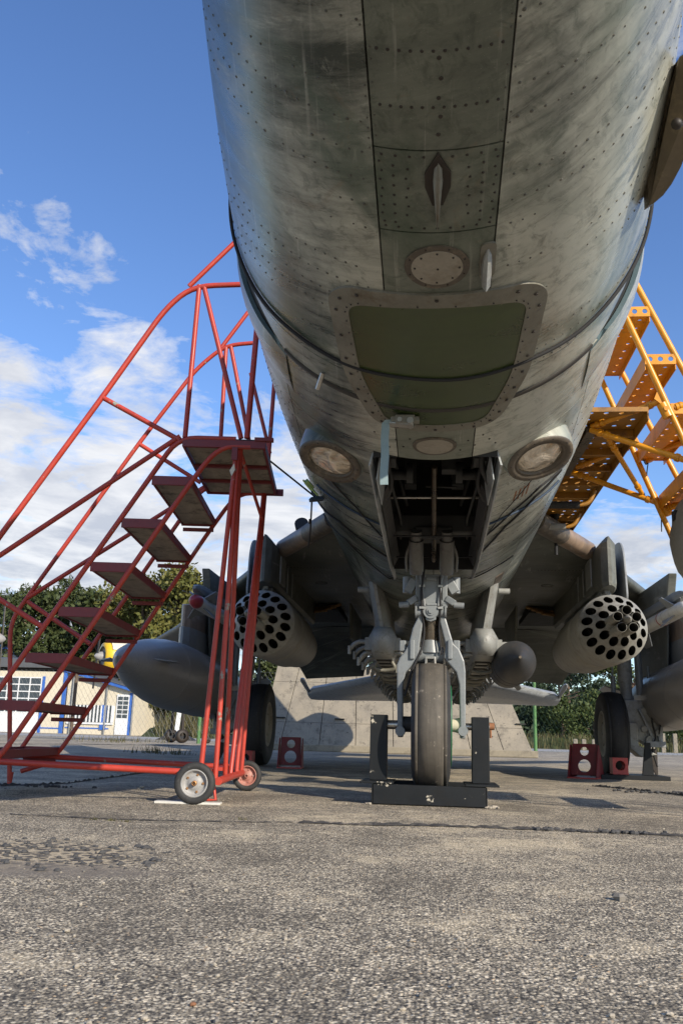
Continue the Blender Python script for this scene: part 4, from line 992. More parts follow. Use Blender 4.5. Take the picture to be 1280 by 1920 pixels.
# ------------------------------------------------------------------ stores hung under the jet (things of their own)
def rocket_pod(label, loc):
    t = thing('rocket_pod', label, 'rocket pod', loc, 0, 'rocket pods under the wings')
    r_ = .255
    m = MB(); m.lathe([(.012, r_ - .02), (.0, r_ - .012)], 56, axis='y'); m.lathe([(0, r_ - .012), (.012, r_ - .002), (.03, r_), (.42, r_), (.425, r_ - .004), (.435, r_ - .004), (.44, r_), (.62, r_ - .006), (1.25, r_ - .012), (1.26, r_ - .018), (1.9, r_ - .06), (2.2, r_ - .11), (2.21, .02)], 56, axis='y')
    m.build('pod_body', 'pod_grey', t)
    holes = [(.203 * cos(2 * PI * (k + .5) / 16), .203 * sin(2 * PI * (k + .5) / 16)) for k in range(16)] + [(.124 * cos(2 * PI * k / 10), .124 * sin(2 * PI * k / 10)) for k in range(10)]
    dome = lambda q: -.30 * max(0., 1 - (q / .243) ** 1.7)
    m = MB(); m.plate_holes([((r_ - .012) * cos(2 * PI * k / 56), (r_ - .012) * sin(2 * PI * k / 56)) for k in range(56)], [(u, v, .0315) for u, v in holes],
                            lambda u, v, q: Vector((u, dome(math.hypot(u, v)) + q, v)), .006, True, [(rr_ * cos(2 * PI * k / 20 + rr_), rr_ * sin(2 * PI * k / 20 + rr_)) for rr_ in (.238, .165, .085, .05, .02) for k in range(20)])
    m.build('pod_face', 'pod_grey', t)
    mt = MB(); mt.lathe([(-.05, .0325), (.02, .0318), (.34, .0305), (.34, .001)], 16, axis='y'); mt.mi = [1 if k >= len(mt.mi) - 16 else 0 for k in range(len(mt.mi))]; me = mt.mesh('launch_tube', ['tube_inner', 'tube_black'])
    for u, v in holes: link('launch_tube', me, t, (u, dome(math.hypot(u, v) + .031) + .045, v))
    mt = MB(); mt.cur = 0; mt.lathe([(.30, .034), (.0, .034), (-.003, .0335), (-.003, .0315)], 20, axis='y'); mt.cur = 1; mt.lathe([(-.003, .0315), (.0, .0305), (.3, .0305), (.3, .001)], 20, axis='y')
    me = mt.mesh('long_tube', ['pod_grey', 'tube_inner'])
    for k in range(5):
        a = PI / 2 + 2 * PI * k / 5; link('long_tube', me, t, (.066 * cos(a), -.50, .066 * sin(a)))
    m = MB(); m.lathe([(-.58, .004), (-.565, .016), (-.52, .027), (-.2, .030)], 16, axis='y'); m.build('centre_cone', 'pod_grey', t)
    m = MB(); m.box((-.03, .55, r_ - .02), (.03, .75, r_ + .035)); m.box((-.03, 1.1, r_ - .03), (.03, 1.2, r_ + .03)); m.build('hanger_lug', 'gear_grey', t)
    return t
p0 = rocket_pod('grey multi-tube rocket pod on the left wing behind the red steps', (-1.315, 6.72, 1.165))
copy_thing(p0, (1.325, 6.72, 1.165), label='grey multi-tube rocket pod on the right wing, in front of the right main wheel')

def drop_tank(label, loc, rx):
    t = thing('drop_tank', label, 'fuel tank', loc, 0, 'drop tanks under the wings'); t.rotation_euler = (rx, 0, 0)
    rm = .325; prof = [(0, .004)]
    for k in range(1, 26):
        u = k / 25; prof.append((1.75 * u, rm * (1 - (1 - u) ** 2.0) ** .74))
    prof += [(2.6, rm), (3.3, rm * .97), (4.0, rm * .8), (4.6, rm * .48), (4.9, .05), (4.92, .001)]
    m = MB(); m.lathe(prof, 56, axis='y'); b = m.build('tank_body', 'tank_grey', t)
    m = MB()
    for y in (.22, 1.15, 1.9, 2.6):
        rr = None
        for i in range(len(prof) - 1):
            if prof[i][0] <= y <= prof[i + 1][0]: rr = prof[i][1] + (prof[i + 1][1] - prof[i][1]) * (y - prof[i][0]) / (prof[i + 1][0] - prof[i][0])
        m.lathe([(y - .005, rr - .003), (y - .003, rr + .0022), (y + .003, rr + .0028), (y + .006, rr - .002)], 56, axis='y')
    m.build('weld_seam', 'tank_grey', t)
    for sx in (-1, 1):
        m = MB(); m.prism([(.42, -.005), (.78, -.005), (.80, .005), (.42, .005)], 'x', 0, .001)
        m = MB(); m.add([(sx * .19, .36, .02), (sx * .34, .52, .02), (sx * .35, .62, .02), (sx * .22, .66, .02), (sx * .19, .36, .03), (sx * .34, .52, .026), (sx * .35, .62, .026), (sx * .22, .66, .03)], [(0, 1, 2, 3), (7, 6, 5, 4), (0, 4, 5, 1), (1, 5, 6, 2), (2, 6, 7, 3), (3, 7, 4, 0)]); m.build('nose_strake', 'fin_grey', t)
        m = MB(); m.prism([(3.9, .22), (4.7, .12), (4.95, .46), (4.5, .48)], 'x', -.008, .008)
        m2 = Matrix.Rotation(sx * R(55), 4, 'Y'); m.v = [tuple(m2 @ Vector(p)) for p in m.v]; m.build('tail_fin', 'fin_grey', t)
    m = MB(); m.ball((.05, .42, .245), .012); m.tube([(.05, .40, .245), (.02, .30, .25), (.02, .26, .215)], .004, 6); m.ball((.155, .95, -.02 + .2), .016); m.build('filler_cap', 'rivet_dark', t)
    return t
d0 = drop_tank('dark grey torpedo-shaped fuel tank under the left wing behind the red steps', (-2.52, 6.95, .905), R(-1.8))
copy_thing(d0, (2.52, 6.95, .905), label='grey cylindrical fuel tank cut by the right edge of the picture').rotation_euler = (R(-1.8), 0, 0)

def missile(label, loc, nose):
    t = thing('air_missile', label, 'missile', loc, 0, 'small missiles on the wing rails')
    m = MB(); m.lathe([(.10, .057), (.12, .060), (1.45, .060), (1.62, .060), (2.05, .060), (2.05, .001)], 28, axis='y'); m.build('missile_body', 'missile_white', t)
    m = MB(); m.lathe([(0, .001), (.006, .018), (.025, .038), (.06, .052), (.10, .058), (.125, .0605), (.13, .059)], 28, axis='y'); m.build('missile_nose', nose, t)
    m = MB(); m.lathe([(.74, .0605), (.742, .0618), (.765, .0618), (.767, .0605)], 28, axis='y'); m.build('colour_band', 'missile_red', t)
    m = MB(); m.tube([(-.07, -.08, .06), (-.01, .1, .05)], .003, 6); m.build('probe', 'steel_bare', t)
    for k in range(4):
        mt = Matrix.Rotation(R(45 + 90 * k), 4, 'Y')
        for nm, ol in (('canard_fin', [(.20, .055), (.30, .165), (.40, .165), (.41, .055)]), ('tail_fin', [(1.45, .055), (1.75, .19), (2.0, .19), (2.0, .055)]), ('nose_vane', [(.36, .058), (.42, .12), (.62, .06)])):
            if nm == 'nose_vane' and k % 2: continue
            m = MB(); m.prism(ol, 'x', -.004, .004); m.v = [tuple(mt @ Vector(p)) for p in m.v]; m.build(nm, 'fin_grey', t)
    return t
missile('white missile with a red nose on the left wing rail behind the red steps', (-2.0, 7.2, 1.408), 'missile_red')
missile('white missile with a red band on the right wing rail, beyond the right rocket pod', (2.0, 7.2, 1.408), 'missile_white')

def rack(label, loc):
    t = thing('bomb_rack', label, 'bomb rack', loc, 0, 'multiple bomb racks under the belly')
    def sec(y, w_, zt, zb, f=.6): return [(-w_ * f, y, zt), (w_ * f, y, zt), (w_, y, zt - (zt - zb) * .35), (w_ * .9, y, zb + (zt - zb) * .30), (w_ * .62, y, zb), (-w_ * .62, y, zb), (-w_ * .9, y, zb + (zt - zb) * .30), (-w_, y, zt - (zt - zb) * .35)]
    m = MB(); m.loft([sec(-.06, .012, .02, -.01), sec(-.045, .045, .055, -.045), sec(0, .078, .085, -.08), sec(.10, .10, .105, -.105), sec(.22, .105, .11, -.115)], cap=True, smooth=True); m.build('rack_nose', 'gear_pale', t)
    m = MB(); m.loft([sec(.222, .103, .108, -.113), sec(2.4, .10, .10, -.115), sec(2.6, .05, .06, -.06)], cap=True, smooth=False); b = m.build('rack_beam', 'gear_pale', t)
    m = MB()
    for y in (.32, .62, .95, 1.3, 1.7, 2.1): m.box((-.055, y, -.1195), (.055, y + .09, -.110))
    m.build('beam_slots', 'joint_dark', b)
    me = {}
    for sx in (-1, 1):
        m = MB()
        m.tube([(sx * .08, 0, -.02), (sx * .15, 0, .01), (sx * .21, 0, -.01), (sx * .25, .0, -.06)], .016, 8, round_=.05); m.cyl((sx * .245, -.01, -.03), (sx * .245, -.01, -.09), .013, 8)
        m.tube([(sx * .08, .03, -.07), (sx * .14, .03, -.075), (sx * .18, .03, -.14)], .014, 8, round_=.03); m.cyl((sx * .18, .02, -.11), (sx * .18, .02, -.17), .011, 8)
        m.box((sx * .10 - .03, -.05, -.06), (sx * .10 + .03, .08, .03))
        me[sx] = m.mesh('shackle_arm', 'gear_pale')
        for y in (.18, .62, 1.15, 1.7, 2.2): link('shackle_arm', me[sx], t, (0, y, 0))
    m = MB()
    for y in (.45, 1.0, 1.55, 2.05): m.tube([(-.05, y, -.11), (-.09, y, -.17), (.0, y + .02, -.185), (.09, y, -.17), (.05, y, -.11)], .015, 8, round_=.04); m.cyl((-.09, y, -.14), (-.09, y, -.20), .010, 8); m.cyl((.09, y, -.14), (.09, y, -.20), .010, 8)
    m.build('lower_shackle', 'frame_paint', t)
    return t
q0 = rack('grey bomb rack with empty shackles under the belly, just left of the nose leg', (-.365, 6.35, 1.01))
copy_thing(q0, (.365, 6.35, 1.01), label='grey bomb rack carrying a dark bomb, just right of the nose leg')
copy_thing(q0, (-.36, 9.7, .97), label='rear bomb rack under the belly, behind the left front rack')
copy_thing(q0, (.36, 9.7, .97), label='rear bomb rack under the belly, behind the right front rack')
t = thing('bomb', 'dark grey pointed bomb hanging beside the right-hand rack', 'bomb', (.585, 6.12, .885))
m = MB(); prof = [(0, .012)] + [(.42 * k / 12, .15 * (1 - (1 - k / 12) ** 2) ** .7) for k in range(1, 13)] + [(.46, .152), (1.0, .15), (1.02, .15)]
m.lathe(prof, 40, axis='y'); m.build('bomb_body', 'bomb_dark', t)
m = MB(); m.lathe([(1.02, .148), (1.3, .12), (1.55, .06), (1.6, .001)], 40, axis='y'); m.build('bomb_tail', 'fin_grey', t)
m = MB()
for k in range(4):
    mt = Matrix.Rotation(R(45 + 90 * k), 4, 'Y'); mm = MB(); mm.prism([(1.1, .10), (1.35, .19), (1.6, .19), (1.6, .05)], 'x', -.005, .005); mm.v = [tuple(mt @ Vector(p)) for p in mm.v]; mm.build('bomb_fin', 'fin_grey', t)
m = MB(); m.cyl((0, -.010, 0), (0, .03, 0), .010, 10); m.build('fuse_plug', 'ring_brown', t)
m = MB(); m.lathe([(.455, .151), (.457, .1545), (.47, .1545), (.472, .151)], 40, axis='y'); m.lathe([(.70, .15), (.702, .1535), (.715, .1535), (.717, .15)], 40, axis='y'); m.build('bomb_band', 'bomb_dark', t)

# ------------------------------------------------------------------ steel cradle that holds the nose wheel
cr = thing('wheel_cradle', 'black painted steel cradle bolted round the nose wheel', 'wheel stand', (-.02, 4.95, 0))
m = MB()
y0 = -.235; W_ = .285
m.box((-W_, y0, .004), (W_, y0 + .010, .100)); m.box((-W_, y0 + .012, .090), (W_, y0 + .06, .100)); m.box((-W_, y0 + .012, .004), (W_, y0 + .06, .012)); m.build('front_beam', 'cradle_black', cr, bevel=.0025)
m = MB()
for sx in (-1, 1):
    m.box((sx * W_ - .010 * (sx < 0) + .002, y0 + .004, .004), (sx * W_ + .010 * (sx > 0) - .002, .30, .098))
m.box((-W_, .29, .004), (W_, .30, .10)); m.box((-W_ + .012, y0 + .06, .006), (W_ - .012, .29, .014)); m.build('side_beam', 'cradle_black', cr, bevel=.0025)
for sx in (-1, 1):
    m = MB(); xc = sx * .268; m.box((xc - .085, -.24, .103), (xc + .085, .12, .113)); m.build('foot_plate', 'cradle_black', cr, bevel=.002)
    m = MB()
    # channel section post
    m.box((xc - .045, -.115, .114), (xc + .045, -.107, .45)); m.box((xc - .045, -.107, .114), (xc - .038, -.01, .45)); m.box((xc + .038, -.107, .114), (xc + .045, -.01, .45)); m.build('post', 'cradle_black', cr, bevel=.0025)
m = MB(); m.cyl((.305, -.03, .405), (.345, -.03, .405), .019, 6); m.cyl((.325, -.03, .41), (.325, -.03, .345), .006, 8); m.build('locking_bolt', 'rust', cr)
m = MB()
for k in range(14): rock(m, (.30 + .08 * random.random() - .02, -.235 + .06 * random.random(), .004), .008 + .014 * random.random(), 40 + k)
for k in range(6): rock(m, (-.32 + .03 * random.random(), -.25 + .05 * random.random(), .003), .006 + .007 * random.random(), 80 + k)
m.build('grout_lumps', 'stone_pale', None, (-.02, 4.95, 0), kind='stuff')

# ------------------------------------------------------------------ red boarding steps on the left
la = thing('boarding_steps', 'red steel tube boarding steps with plywood treads on two wheels', 'boarding steps', (-1.661,4.299,0), 0.10529)
RE = .93
def both(name, pts, r_, round_=0., front=True, rear=True, mt='red_paint'):
    for D_, ok in ((0., front), (RE, rear)):
        if ok:
            m = MB(); m.tube([(x, D_, z) for x, z in pts], r_, 20, round_=round_); m.build(name, mt, la)
K = .0135
A0, A1 = (0.316,0.001,1.837), (-0.519,0.001,0.422)
sl = ((A1[0] - A0[0]) / (A1[2] - A0[2]))
def railx(z): return A0[0] + sl * (z - A0[2])
both('stringer', [(.62, 1.842), (A0[0], 1.842), (railx(.22), .22), (railx(.22) - .03, .165)], K, .10)
both('stringer', [(.70, 1.80), (.53, 1.80), (railx(1.62) + .20, 1.58), (railx(.30) + .20, .24), (railx(.2) + .205, .17)], K, .14)
# base rails
both('base_rail', [(.60, .14), (railx(.22) - .06, .172)], K * 1.15)
m = MB(); a, b = (0.618,0.001,0.091), (0.646, 1.0, .11)
m.tube([(a[0] + .02, -.02, .105), (b[0], 1.02, .105)], .019, 12); m.build('axle_beam', 'red_paint', la)
m = MB(); m.tube([(railx(.22) - .02, .0, .165), (railx(.22) - .02, RE, .165)], K, 20); m.build('cross_tube', 'red_paint', la)
m = MB(); m.tube([(.54, .0, .135), (.54, RE, .135)], K, 20); m.bar((.60, .3, .15), (.60, .62, .15), .035, .018); m.build('cross_tube', 'red_paint', la)
# hand rails
H1 = [(-0.891,0.001,0.711), (-0.109,0.001,2.056), (0.192,0.001,2.593), (0.33,0.001,2.728), (0.61,0.001,2.756)]
m = MB(); hp_ = [(p[0], 0, p[2]) for p in H1]; hp_[-1] = (hp_[-1][0] + .25, 0, hp_[-1][2] + .01); m.tube(hp_, K * 1.1, 20, round_=.12); m.build('hand_rail', 'red_paint', la)
a, b = (0.309,0.001,2.727), (0.545,0.001,3.006)
m = MB(); m.tube([(a[0], 0, a[2]), (a[0] + (b[0] - a[0]) * 1.9, 0, a[2] + (b[2] - a[2]) * 1.9)], K, 20); m.build('hand_rail', 'red_paint', la)
RP = lambda p: (p[0], RE, p[2])
H2 = [(-0.69,0.931,0.001), (-0.799,0.931,0.951), (-0.696,0.931,1.127), (-0.119,0.931,2.105), (0.213,0.931,2.633), (0.391,0.931,2.806), (0.587,0.931,2.831)]
m = MB(); hh = [RP(p) for p in H2]; hh[0] = (hh[0][0], RE, .012); m.tube(hh, K, 20, round_=.10); m.build('hand_rail', 'red_paint', la)
m = MB(); m.cyl((hh[0][0], RE, .075), (hh[0][0], RE, .0), .017, 12, .012); m.build('rail_foot', 'red_paint', la)
a, b = (0.368,0.931,2.79), (0.536,0.931,3.061)
m = MB(); m.tube([RP(a), (a[0] + (b[0] - a[0]) * 2.2, RE, a[2] + (b[2] - a[2]) * 2.2)], K, 20); m.build('hand_rail', 'red_paint', la)
def ft(name, pts, D_, r_=K): 
    m = MB(); m.tube([(p[0], D_, p[2]) for p in pts], r_, 20); m.build(name, 'red_paint', la)
ft('rail_post', [(0.365,0.001,2.735), (0.35,0.001,1.844)], 0); ft('rail_post', [(0.389,0.001,2.736), (0.647,0.001,1.847)], 0)
ft('rail_post', [(0.678,0.001,1.848), (0.699,0.001,2.536)], 0, K * 1.15)
ft('rail_post', [(0.399,0.931,2.798), (0.405,0.931,1.865)], RE); ft('rail_post', [(0.43,0.931,2.799), (0.651,0.931,1.873)], RE)
ft('rail_post', [(0.734,0.931,2.847), (0.712,0.931,1.875)], RE); ft('rail_post', [(0.57,0.931,2.615), (0.723,0.931,2.07)], RE, K * .9)
ft('brace', [(-0.109,0.001,2.056), (0.325,0.001,1.826)], 0); ft('brace', [(-0.854,0.001,1.007), (-0.55,0.001,1.177), (0.324,0.001,1.849)], 0)
ft('brace', [(-0.697,0.001,1.053), (-0.28,0.001,0.814)], 0)
ft('brace', [(-0.112,0.931,2.105), (0.294,0.931,1.862)], RE); ft('brace', [(-0.706,0.931,1.1), (-0.116,0.931,1.52), (0.326,0.931,1.838)], RE); ft('brace', [(-0.709,0.931,1.074), (-0.3,0.931,0.827)], RE)
ft('brace', [(-0.631,0.931,0.081), (-0.487,0.931,0.127)], RE)
# fan of legs from the platform down to the axle
b0 = Vector((.62, 0., .105)); b1 = Vector((.646, 1.0, .105))
for k, (tp_, q) in enumerate((((.628, .0, 1.80), -1), ((.636, .01, 1.80), .0), ((.645, .02, 1.80), .33), ((.70, RE - .01, 1.80), .52), ((.695, RE, 1.80), .76), ((.705, RE, 1.80), .98))):
    e = Vector((.548, .0, .15)) if q < 0 else b0.lerp(b1, q)
    m = MB(); m.tube([tp_, e], K * .95, 20); m.build('leg', 'red_paint', la)
m = MB(); m.tube([(.645, .02, 1.78), (.70, RE, 1.62), (.70, RE, 1.5)], K * .8, 8); m.build('brace', 'red_paint', la)
# treads: red edging, worn plywood underside
for i in range(7):
    z = (0.164,0.001,1.623)[2] - .234 * i; x0 = railx(z) + .005
    m = MB(); m.box((x0 + .012, .012, z - .034), (x0 + .198, RE - .012, z - .012)); st = m.build('tread', 'plywood_dirty', la)
    m = MB()
    m.box((x0, -.004, z - .045), (x0 + .21, .010, z + .004)); m.box((x0, RE - .010, z - .045), (x0 + .21, RE + .004, z + .004)); m.box((x0 - .0, .012, z - .040), (x0 + .010, RE - .012, z + .002)); m.box((x0 + .20, .012, z - .040), (x0 + .21, RE - .012, z + .002))
    m.box((x0 + .015, RE - .03, z - .085), (x0 + .205, RE - .018, z - .062))
    m.build('tread_edge', 'red_step', st, bevel=.002)
# platform
m = MB(); m.box((.36, .012, 1.80), (.76, RE - .012, 1.818)); pf = m.build('platform', 'plywood_dirty', la)
m = MB(); m.box((.34, -.012, 1.79), (.78, .010, 1.832)); m.box((.34, RE - .01, 1.79), (.82, RE + .012, 1.832)); m.box((.34, .012, 1.79), (.352, RE - .012, 1.828)); m.box((.766, .012, 1.785), (.78, RE - .012, 1.83))
for d in (.32, .62): m.box((.354, d, 1.782), (.764, d + .03, 1.799))
m.box((.72, -.02, 1.83), (.82, .01, 1.85)); m.build('platform_edge', 'red_step', pf, bevel=.002)
m = MB(); m.box((.40, .0, 1.833), (.74, RE, 1.842)); m.build('rubber_mat', 'tyre_black', pf)
# wheels
def small_wheel(loc, rad, hub):
    m = MB(); w_ = .052; h_ = w_ / 2
    m.lathe([(-h_ * .8, rad * .66), (-h_, rad * .74), (-h_, rad * .9), (-h_ * .7, rad * .985), (-h_ * .25, rad), (h_ * .25, rad), (h_ * .7, rad * .985), (h_, rad * .9), (h_, rad * .74), (h_ * .8, rad * .66)], 48, axis='y')
    wq = m.build('wheel', 'tyre_black', la, loc)
    m = MB(); m.lathe([(-h_ * .82, rad * .665), (-h_ * .95, rad * .62), (-h_ * .5, rad * .56), (-h_ * .2, rad * .50), (-h_ * .25, rad * .34), (-h_ * .45, rad * .30), (-h_ * .5, rad * .14), (-h_ * .5, .001)], 40, axis='y')
    m.lathe([(h_ * .82, rad * .665), (h_ * .5, rad * .56), (h_ * .3, rad * .3), (h_ * .3, .001)], 40, axis='y')
    m.build('rim', hub, wq)
    m = MB()
    for k in range(5): m.cyl((rad * .42 * cos(k * 1.2566), -h_ * .42, rad * .42 * sin(k * 1.2566)), (rad * .42 * cos(k * 1.2566), 0, rad * .42 * sin(k * 1.2566)), .006, 6)
    m.lathe([(-h_ * 1.15, .007), (-h_ * 1.2, .012), (-h_ * .2, .013)], 16, axis='y'); m.lathe([(-h_ * 1.1, .010), (-h_ * .6, .009), (-h_ * .6, .001)], 16, axis='y'); m.build('hub', 'brass' if loc[1] < 0 else hub, wq)
small_wheel((.535, -.075, .0965), .0965, 'wheel_zinc'); small_wheel((.672, 1.07, .0875), .0875, 'rim_pink')
m = MB(); m.tube([(.535, -.075, .0965), (.56, .02, .10), (.62, .03, .105)], .016, 10); m.tube([(.60, .10, .10), (.615, .10, .012), (.575, .06, .012)], .008, 8); m.build('axle_stub', 'red_paint', la)
m = MB(); m.bar((.62, -.018, 1.72), (.62, -.018, 1.79), .03, .012); m.build('latch', 'red_step', la)
m = MB(); m.prism([(.60, 1.66), (.622, 1.70), (.628, 1.665), (.612, 1.63)], 'y', -.026, -.022); m.build('tag', 'plane_white', la)
pl = thing('plank', 'thin whitish board lying under the front wheel of the red steps', 'board', (-1.661,4.299,0)); 
m = MB(); m.box((-.155, -.035, .001), (.155, .035, .012)); m.build('board', 'plank_white', pl, (0, 0, 0), bevel=.002)
pl.location = (-1.151,4.319,0); pl.rotation_euler = (0, 0, R(5)); pl.location.z = 0
pl.location.y -= .02

# ------------------------------------------------------------------ yellow access stand on the right
ya = thing('access_stand', 'yellow tubular access stand with perforated steel treads and walkway', 'access stand', (1.6, 4.5, 0))
def yadd(mb, name, mt, par=None, **k):
    mb.v = [(p[0] - 1.6, p[1] - 4.5, p[2]) for p in mb.v]; return mb.build(name, mt, par or ya, **k)
YN, YF = 4.22, 4.96; KY_ = .0155
def ext(a, b, z):
    a, b = Vector(a), Vector(b); return a + (b - a) * ((z - a.z) / (b.z - a.z))
S1a, S1b = (1.021,4.22,2.628), (1.234,4.22,2.125)
S2a, S2b = (0.984,4.22,2.384), (1.144,4.22,1.943)
for a, b, yy in ((S1a, S1b, YN), (S2a, S2b, YN)):
    top, bot = ext(a, b, 2.95), ext(a, b, .02); m = MB(); m.tube([top, bot], KY_, 12); yadd(m, 'stringer', 'yellow_paint')
    top2 = Vector((top.x, YF, top.z)); bot2 = Vector((bot.x, YF, bot.z)); m = MB(); m.tube([top2, bot2], KY_, 12); yadd(m, 'stringer', 'yellow_paint')
def perf(m, x0, x1, y0, y1, z, nx, ny, th=.004, hr=.010, jit=False):
    hs_ = [(x0 + (x1 - x0) * (i + .5) / nx, y0 + (y1 - y0) * (j + .5) / ny, hr) for i in range(nx) for j in range(ny)]
    m.plate_holes([(x0, y0), (x1, y0), (x1, y1), (x0, y1)], hs_, lambda u, v, t: Vector((u, v, z + t)), th)
def s1x(z): return ext(S1a, S1b, z).x
def s2x(z): return ext(S2a, S2b, z).x
zs0 = (1.114,4.22,2.175)[2]
for i in range(-1, 7):
    z = zs0 - .262 * i; x1 = s1x(z + .02) - .012; x0 = x1 - .15
    m = MB(); perf(m, x0 + .004, x1 - .004, YN - .004, YF + .004, z, 2, 8)
    tr = yadd(m, 'tread', 'yellow_paint', fixn=True)
    m = MB()
    for yy in (YN - .012, YF + .006): m.plate_holes([(x0, z - .004), (x1, z - .004), (x1, z + .05), (x0, z + .05)], [(x0 + .15 * (k + .5) / 3, z + .024, .013) for k in range(3)], lambda u, v, t: Vector((u, yy + t, v)), .006)
    m.box((x0, YN - .004, z - .03), (x0 + .004, YF + .004, z + .05)); m.box((x1 - .004, YN - .004, z - .03), (x1, YF + .004, z + .0)); yadd(m, 'tread_edge', 'yellow_paint', tr)
# walkway, seen from below
WZ = 1.95; xw0, xw1 = .60, 1.05
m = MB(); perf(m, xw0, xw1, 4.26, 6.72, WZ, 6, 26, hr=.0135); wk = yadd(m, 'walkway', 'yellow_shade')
m = MB()
m.box((xw1, 4.25, WZ - .055), (xw1 + .006, 6.73, WZ + .03)); m.box((xw0 - .006, 4.25, WZ - .055), (xw0, 6.73, WZ + .03)); m.box((xw0, 4.25, WZ - .012), (xw1, 4.256, WZ + .012)); m.box((xw0, 6.724, WZ - .055), (xw1, 6.73, WZ + .03))
for y in (4.55, 4.86, 5.17, 5.48, 5.79, 6.10, 6.41): m.box((xw0 + .002, y, WZ - .04), (xw1 - .002, y + .018, WZ - .001))
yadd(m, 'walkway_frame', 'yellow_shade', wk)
m = MB(); m.tube([(xw1 + .01, 5.6, WZ + .08), (xw1 + .02, 5.7, WZ + .02), (xw1 + .02, 5.76, WZ + .0)], .012, 8); yadd(m, 'hook', 'yellow_paint', wk)
def yt(name, a, b, r_=KY_, mt='yellow_paint', collars=True):
    a, b = Vector(a), Vector(b); m = MB(); m.tube([a, b], r_, 12)
    if collars:
        for q in (.10, .17, .85): c = a.lerp(b, q); d = (b - a).normalized() * .010; m.cyl(c - d, c + d, r_ * 1.35, 12)
    yadd(m, name, mt)
yt('brace', (0.813,4.45,1.931), (1.115,4.24,1.987)); yt('brace', (0.807,4.45,1.913), (1.252,4.24,1.666)); yt('brace', (0.908,4.52,1.89), (1.184,5,1.715), .014)
yt('brace', (0.834,5.1,1.912), (1.149,4.96,2.006)); yt('brace', (0.811,5.1,1.882), (1.276,4.96,1.648)); 
yt('brace', (1.169,4.22,1.943), (1.345,4.22,2)); yt('brace', (1.205,4.96,1.951), (1.338,4.5,1.875)); yt('brace', (1.304,4.96,1.629), (1.396,4.5,1.571))
m = MB(); m.bar((0.812,4.45,1.913), (0.768,5.1,1.872), .05, .03); yadd(m, 'bracket', 'oily_steel')
m = MB()
for p in ((1.125,4.22,1.929), (1.21,4.96,1.935), (1.295,4.96,1.62)):
    p = Vector(p); m.cyl(p + Vector((-.012, 0, .035)), p + Vector((.016, 0, -.035)), .026, 14); m.cyl(p + Vector((0, -.035, 0)), p + Vector((0, .03, 0)), .012, 10)
yadd(m, 'coupling', 'yellow_paint')
m = MB()
for p in ((1.108,4.22,1.991), (1.155,4.96,2.009), (1.248,4.96,1.666)):
    x, y, z = p; m.prism([(x - .03, z), (x - .005, z + .06), (x + .05, z - .07)], 'y', y - .004, y + .004)
yadd(m, 'gusset', 'yellow_paint')
# grips under the walkway
for y in (5.55, 6.15):
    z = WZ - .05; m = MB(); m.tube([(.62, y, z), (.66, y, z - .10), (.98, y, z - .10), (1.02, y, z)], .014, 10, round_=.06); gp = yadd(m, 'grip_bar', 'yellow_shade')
    m = MB(); m.cyl((.72, y, z - .10), (.92, y, z - .10), .024, 14); yadd(m, 'grip_sleeve', 'tyre_black' if y < 6 else 'cover_cloth', gp)
m = MB(); m.tube([(.9, 6.5, WZ - .05), (.9, 6.5, WZ - .28)], .012, 8); yadd(m, 'stay', 'rope_dark')
m = MB()
for p in ((1.183,4.96,1.925), (1.247,4.96,1.651)):
    p = Vector(p); m.tube([p, p + Vector((.02, 0, -.05)), p + Vector((.035, 0, -.01)), p + Vector((.02, .0, -.09)), p + Vector((.018, 0, -.16))], .003, 6, round_=.02)
yadd(m, 'safety_pin', 'rope_dark')
# feet and base of the stand (out of the picture, on the ground)
m = MB(); fx = ext(S1a, S1b, .05).x; m.tube([(fx, YN, .05), (1.0 + 1.2, YN, .05)], KY_, 10); m.tube([(fx, YF, .05), (2.2, YF, .05)], KY_, 10); m.tube([(2.25, YN, .04), (2.25, YF, .04)], KY_, 10); m.tube([(fx, YN, .03), (fx, YF, .03)], KY_, 10)
yadd(m, 'base_frame', 'yellow_paint')
# rolled grey cover hung on the stand at the right edge
cv = thing('rolled_cover', 'grey cloth cover bundled over the yellow stand at the right edge of the picture', 'cover', (1.353,4.6,1.365))
m = MB(); rows = []
for i in range(13):
    a = PI * i / 12; rr = max(.004, .205 * sin(a) ** .75)
    rows.append([(rr * cos(2 * PI * k / 24) * (.62 + .04 * sin(3 * k + i)), rr * sin(2 * PI * k / 24), -.235 * cos(a) + .012 * sin(2.1 * k)) for k in range(24)])
m.loft(rows, cap=False, smooth=True); m.build('cloth', 'cover_cloth', cv)
m = MB(); m.box((-.12, -.03, .10), (-.06, .02, .15)); m.build('buckle', 'rope_dark', cv)

# ------------------------------------------------------------------ chocks and base plate
def chock(label, loc, rz, w_=.225, h_=.31, dpt=.42, mt='chock_red'):
    t = thing('wheel_chock', label, 'wheel chock', loc, rz, 'red wheel chocks')
    m = MB(); m.plate_holes([(-w_ / 2, 0.03), (w_ / 2, 0.03), (w_ / 2 * .9, h_), (-w_ / 2 * .9, h_)], [(0, h_ * .30 + .02, .062), (0, h_ * .78, .042)], lambda u, v, q: Vector((u, q - .10 + .05 * v / h_, v)), .012)
    m.build('face_plate', mt, t, bevel=.002)
    m = MB()
    for sx in (-1, 1): m.prism([(-.20, 0.012), (.16, 0.012), (-.03, h_ * .97), (-.062, h_ * .97)], 'x', sx * (w_ / 2 + .001), sx * (w_ / 2 + .012))
    m.build('side_plate', mt, t, bevel=.002)
    m = MB(); m.box((-w_ / 2 - .012, -.22, .0), (w_ / 2 + .012, .18, .012)); m.build('foot', 'chock_bright', t, bevel=.003)
    return t
chock('dark red steel chock with two round holes, right of the left main wheel', (-1.46, 9.45, 0), R(4))
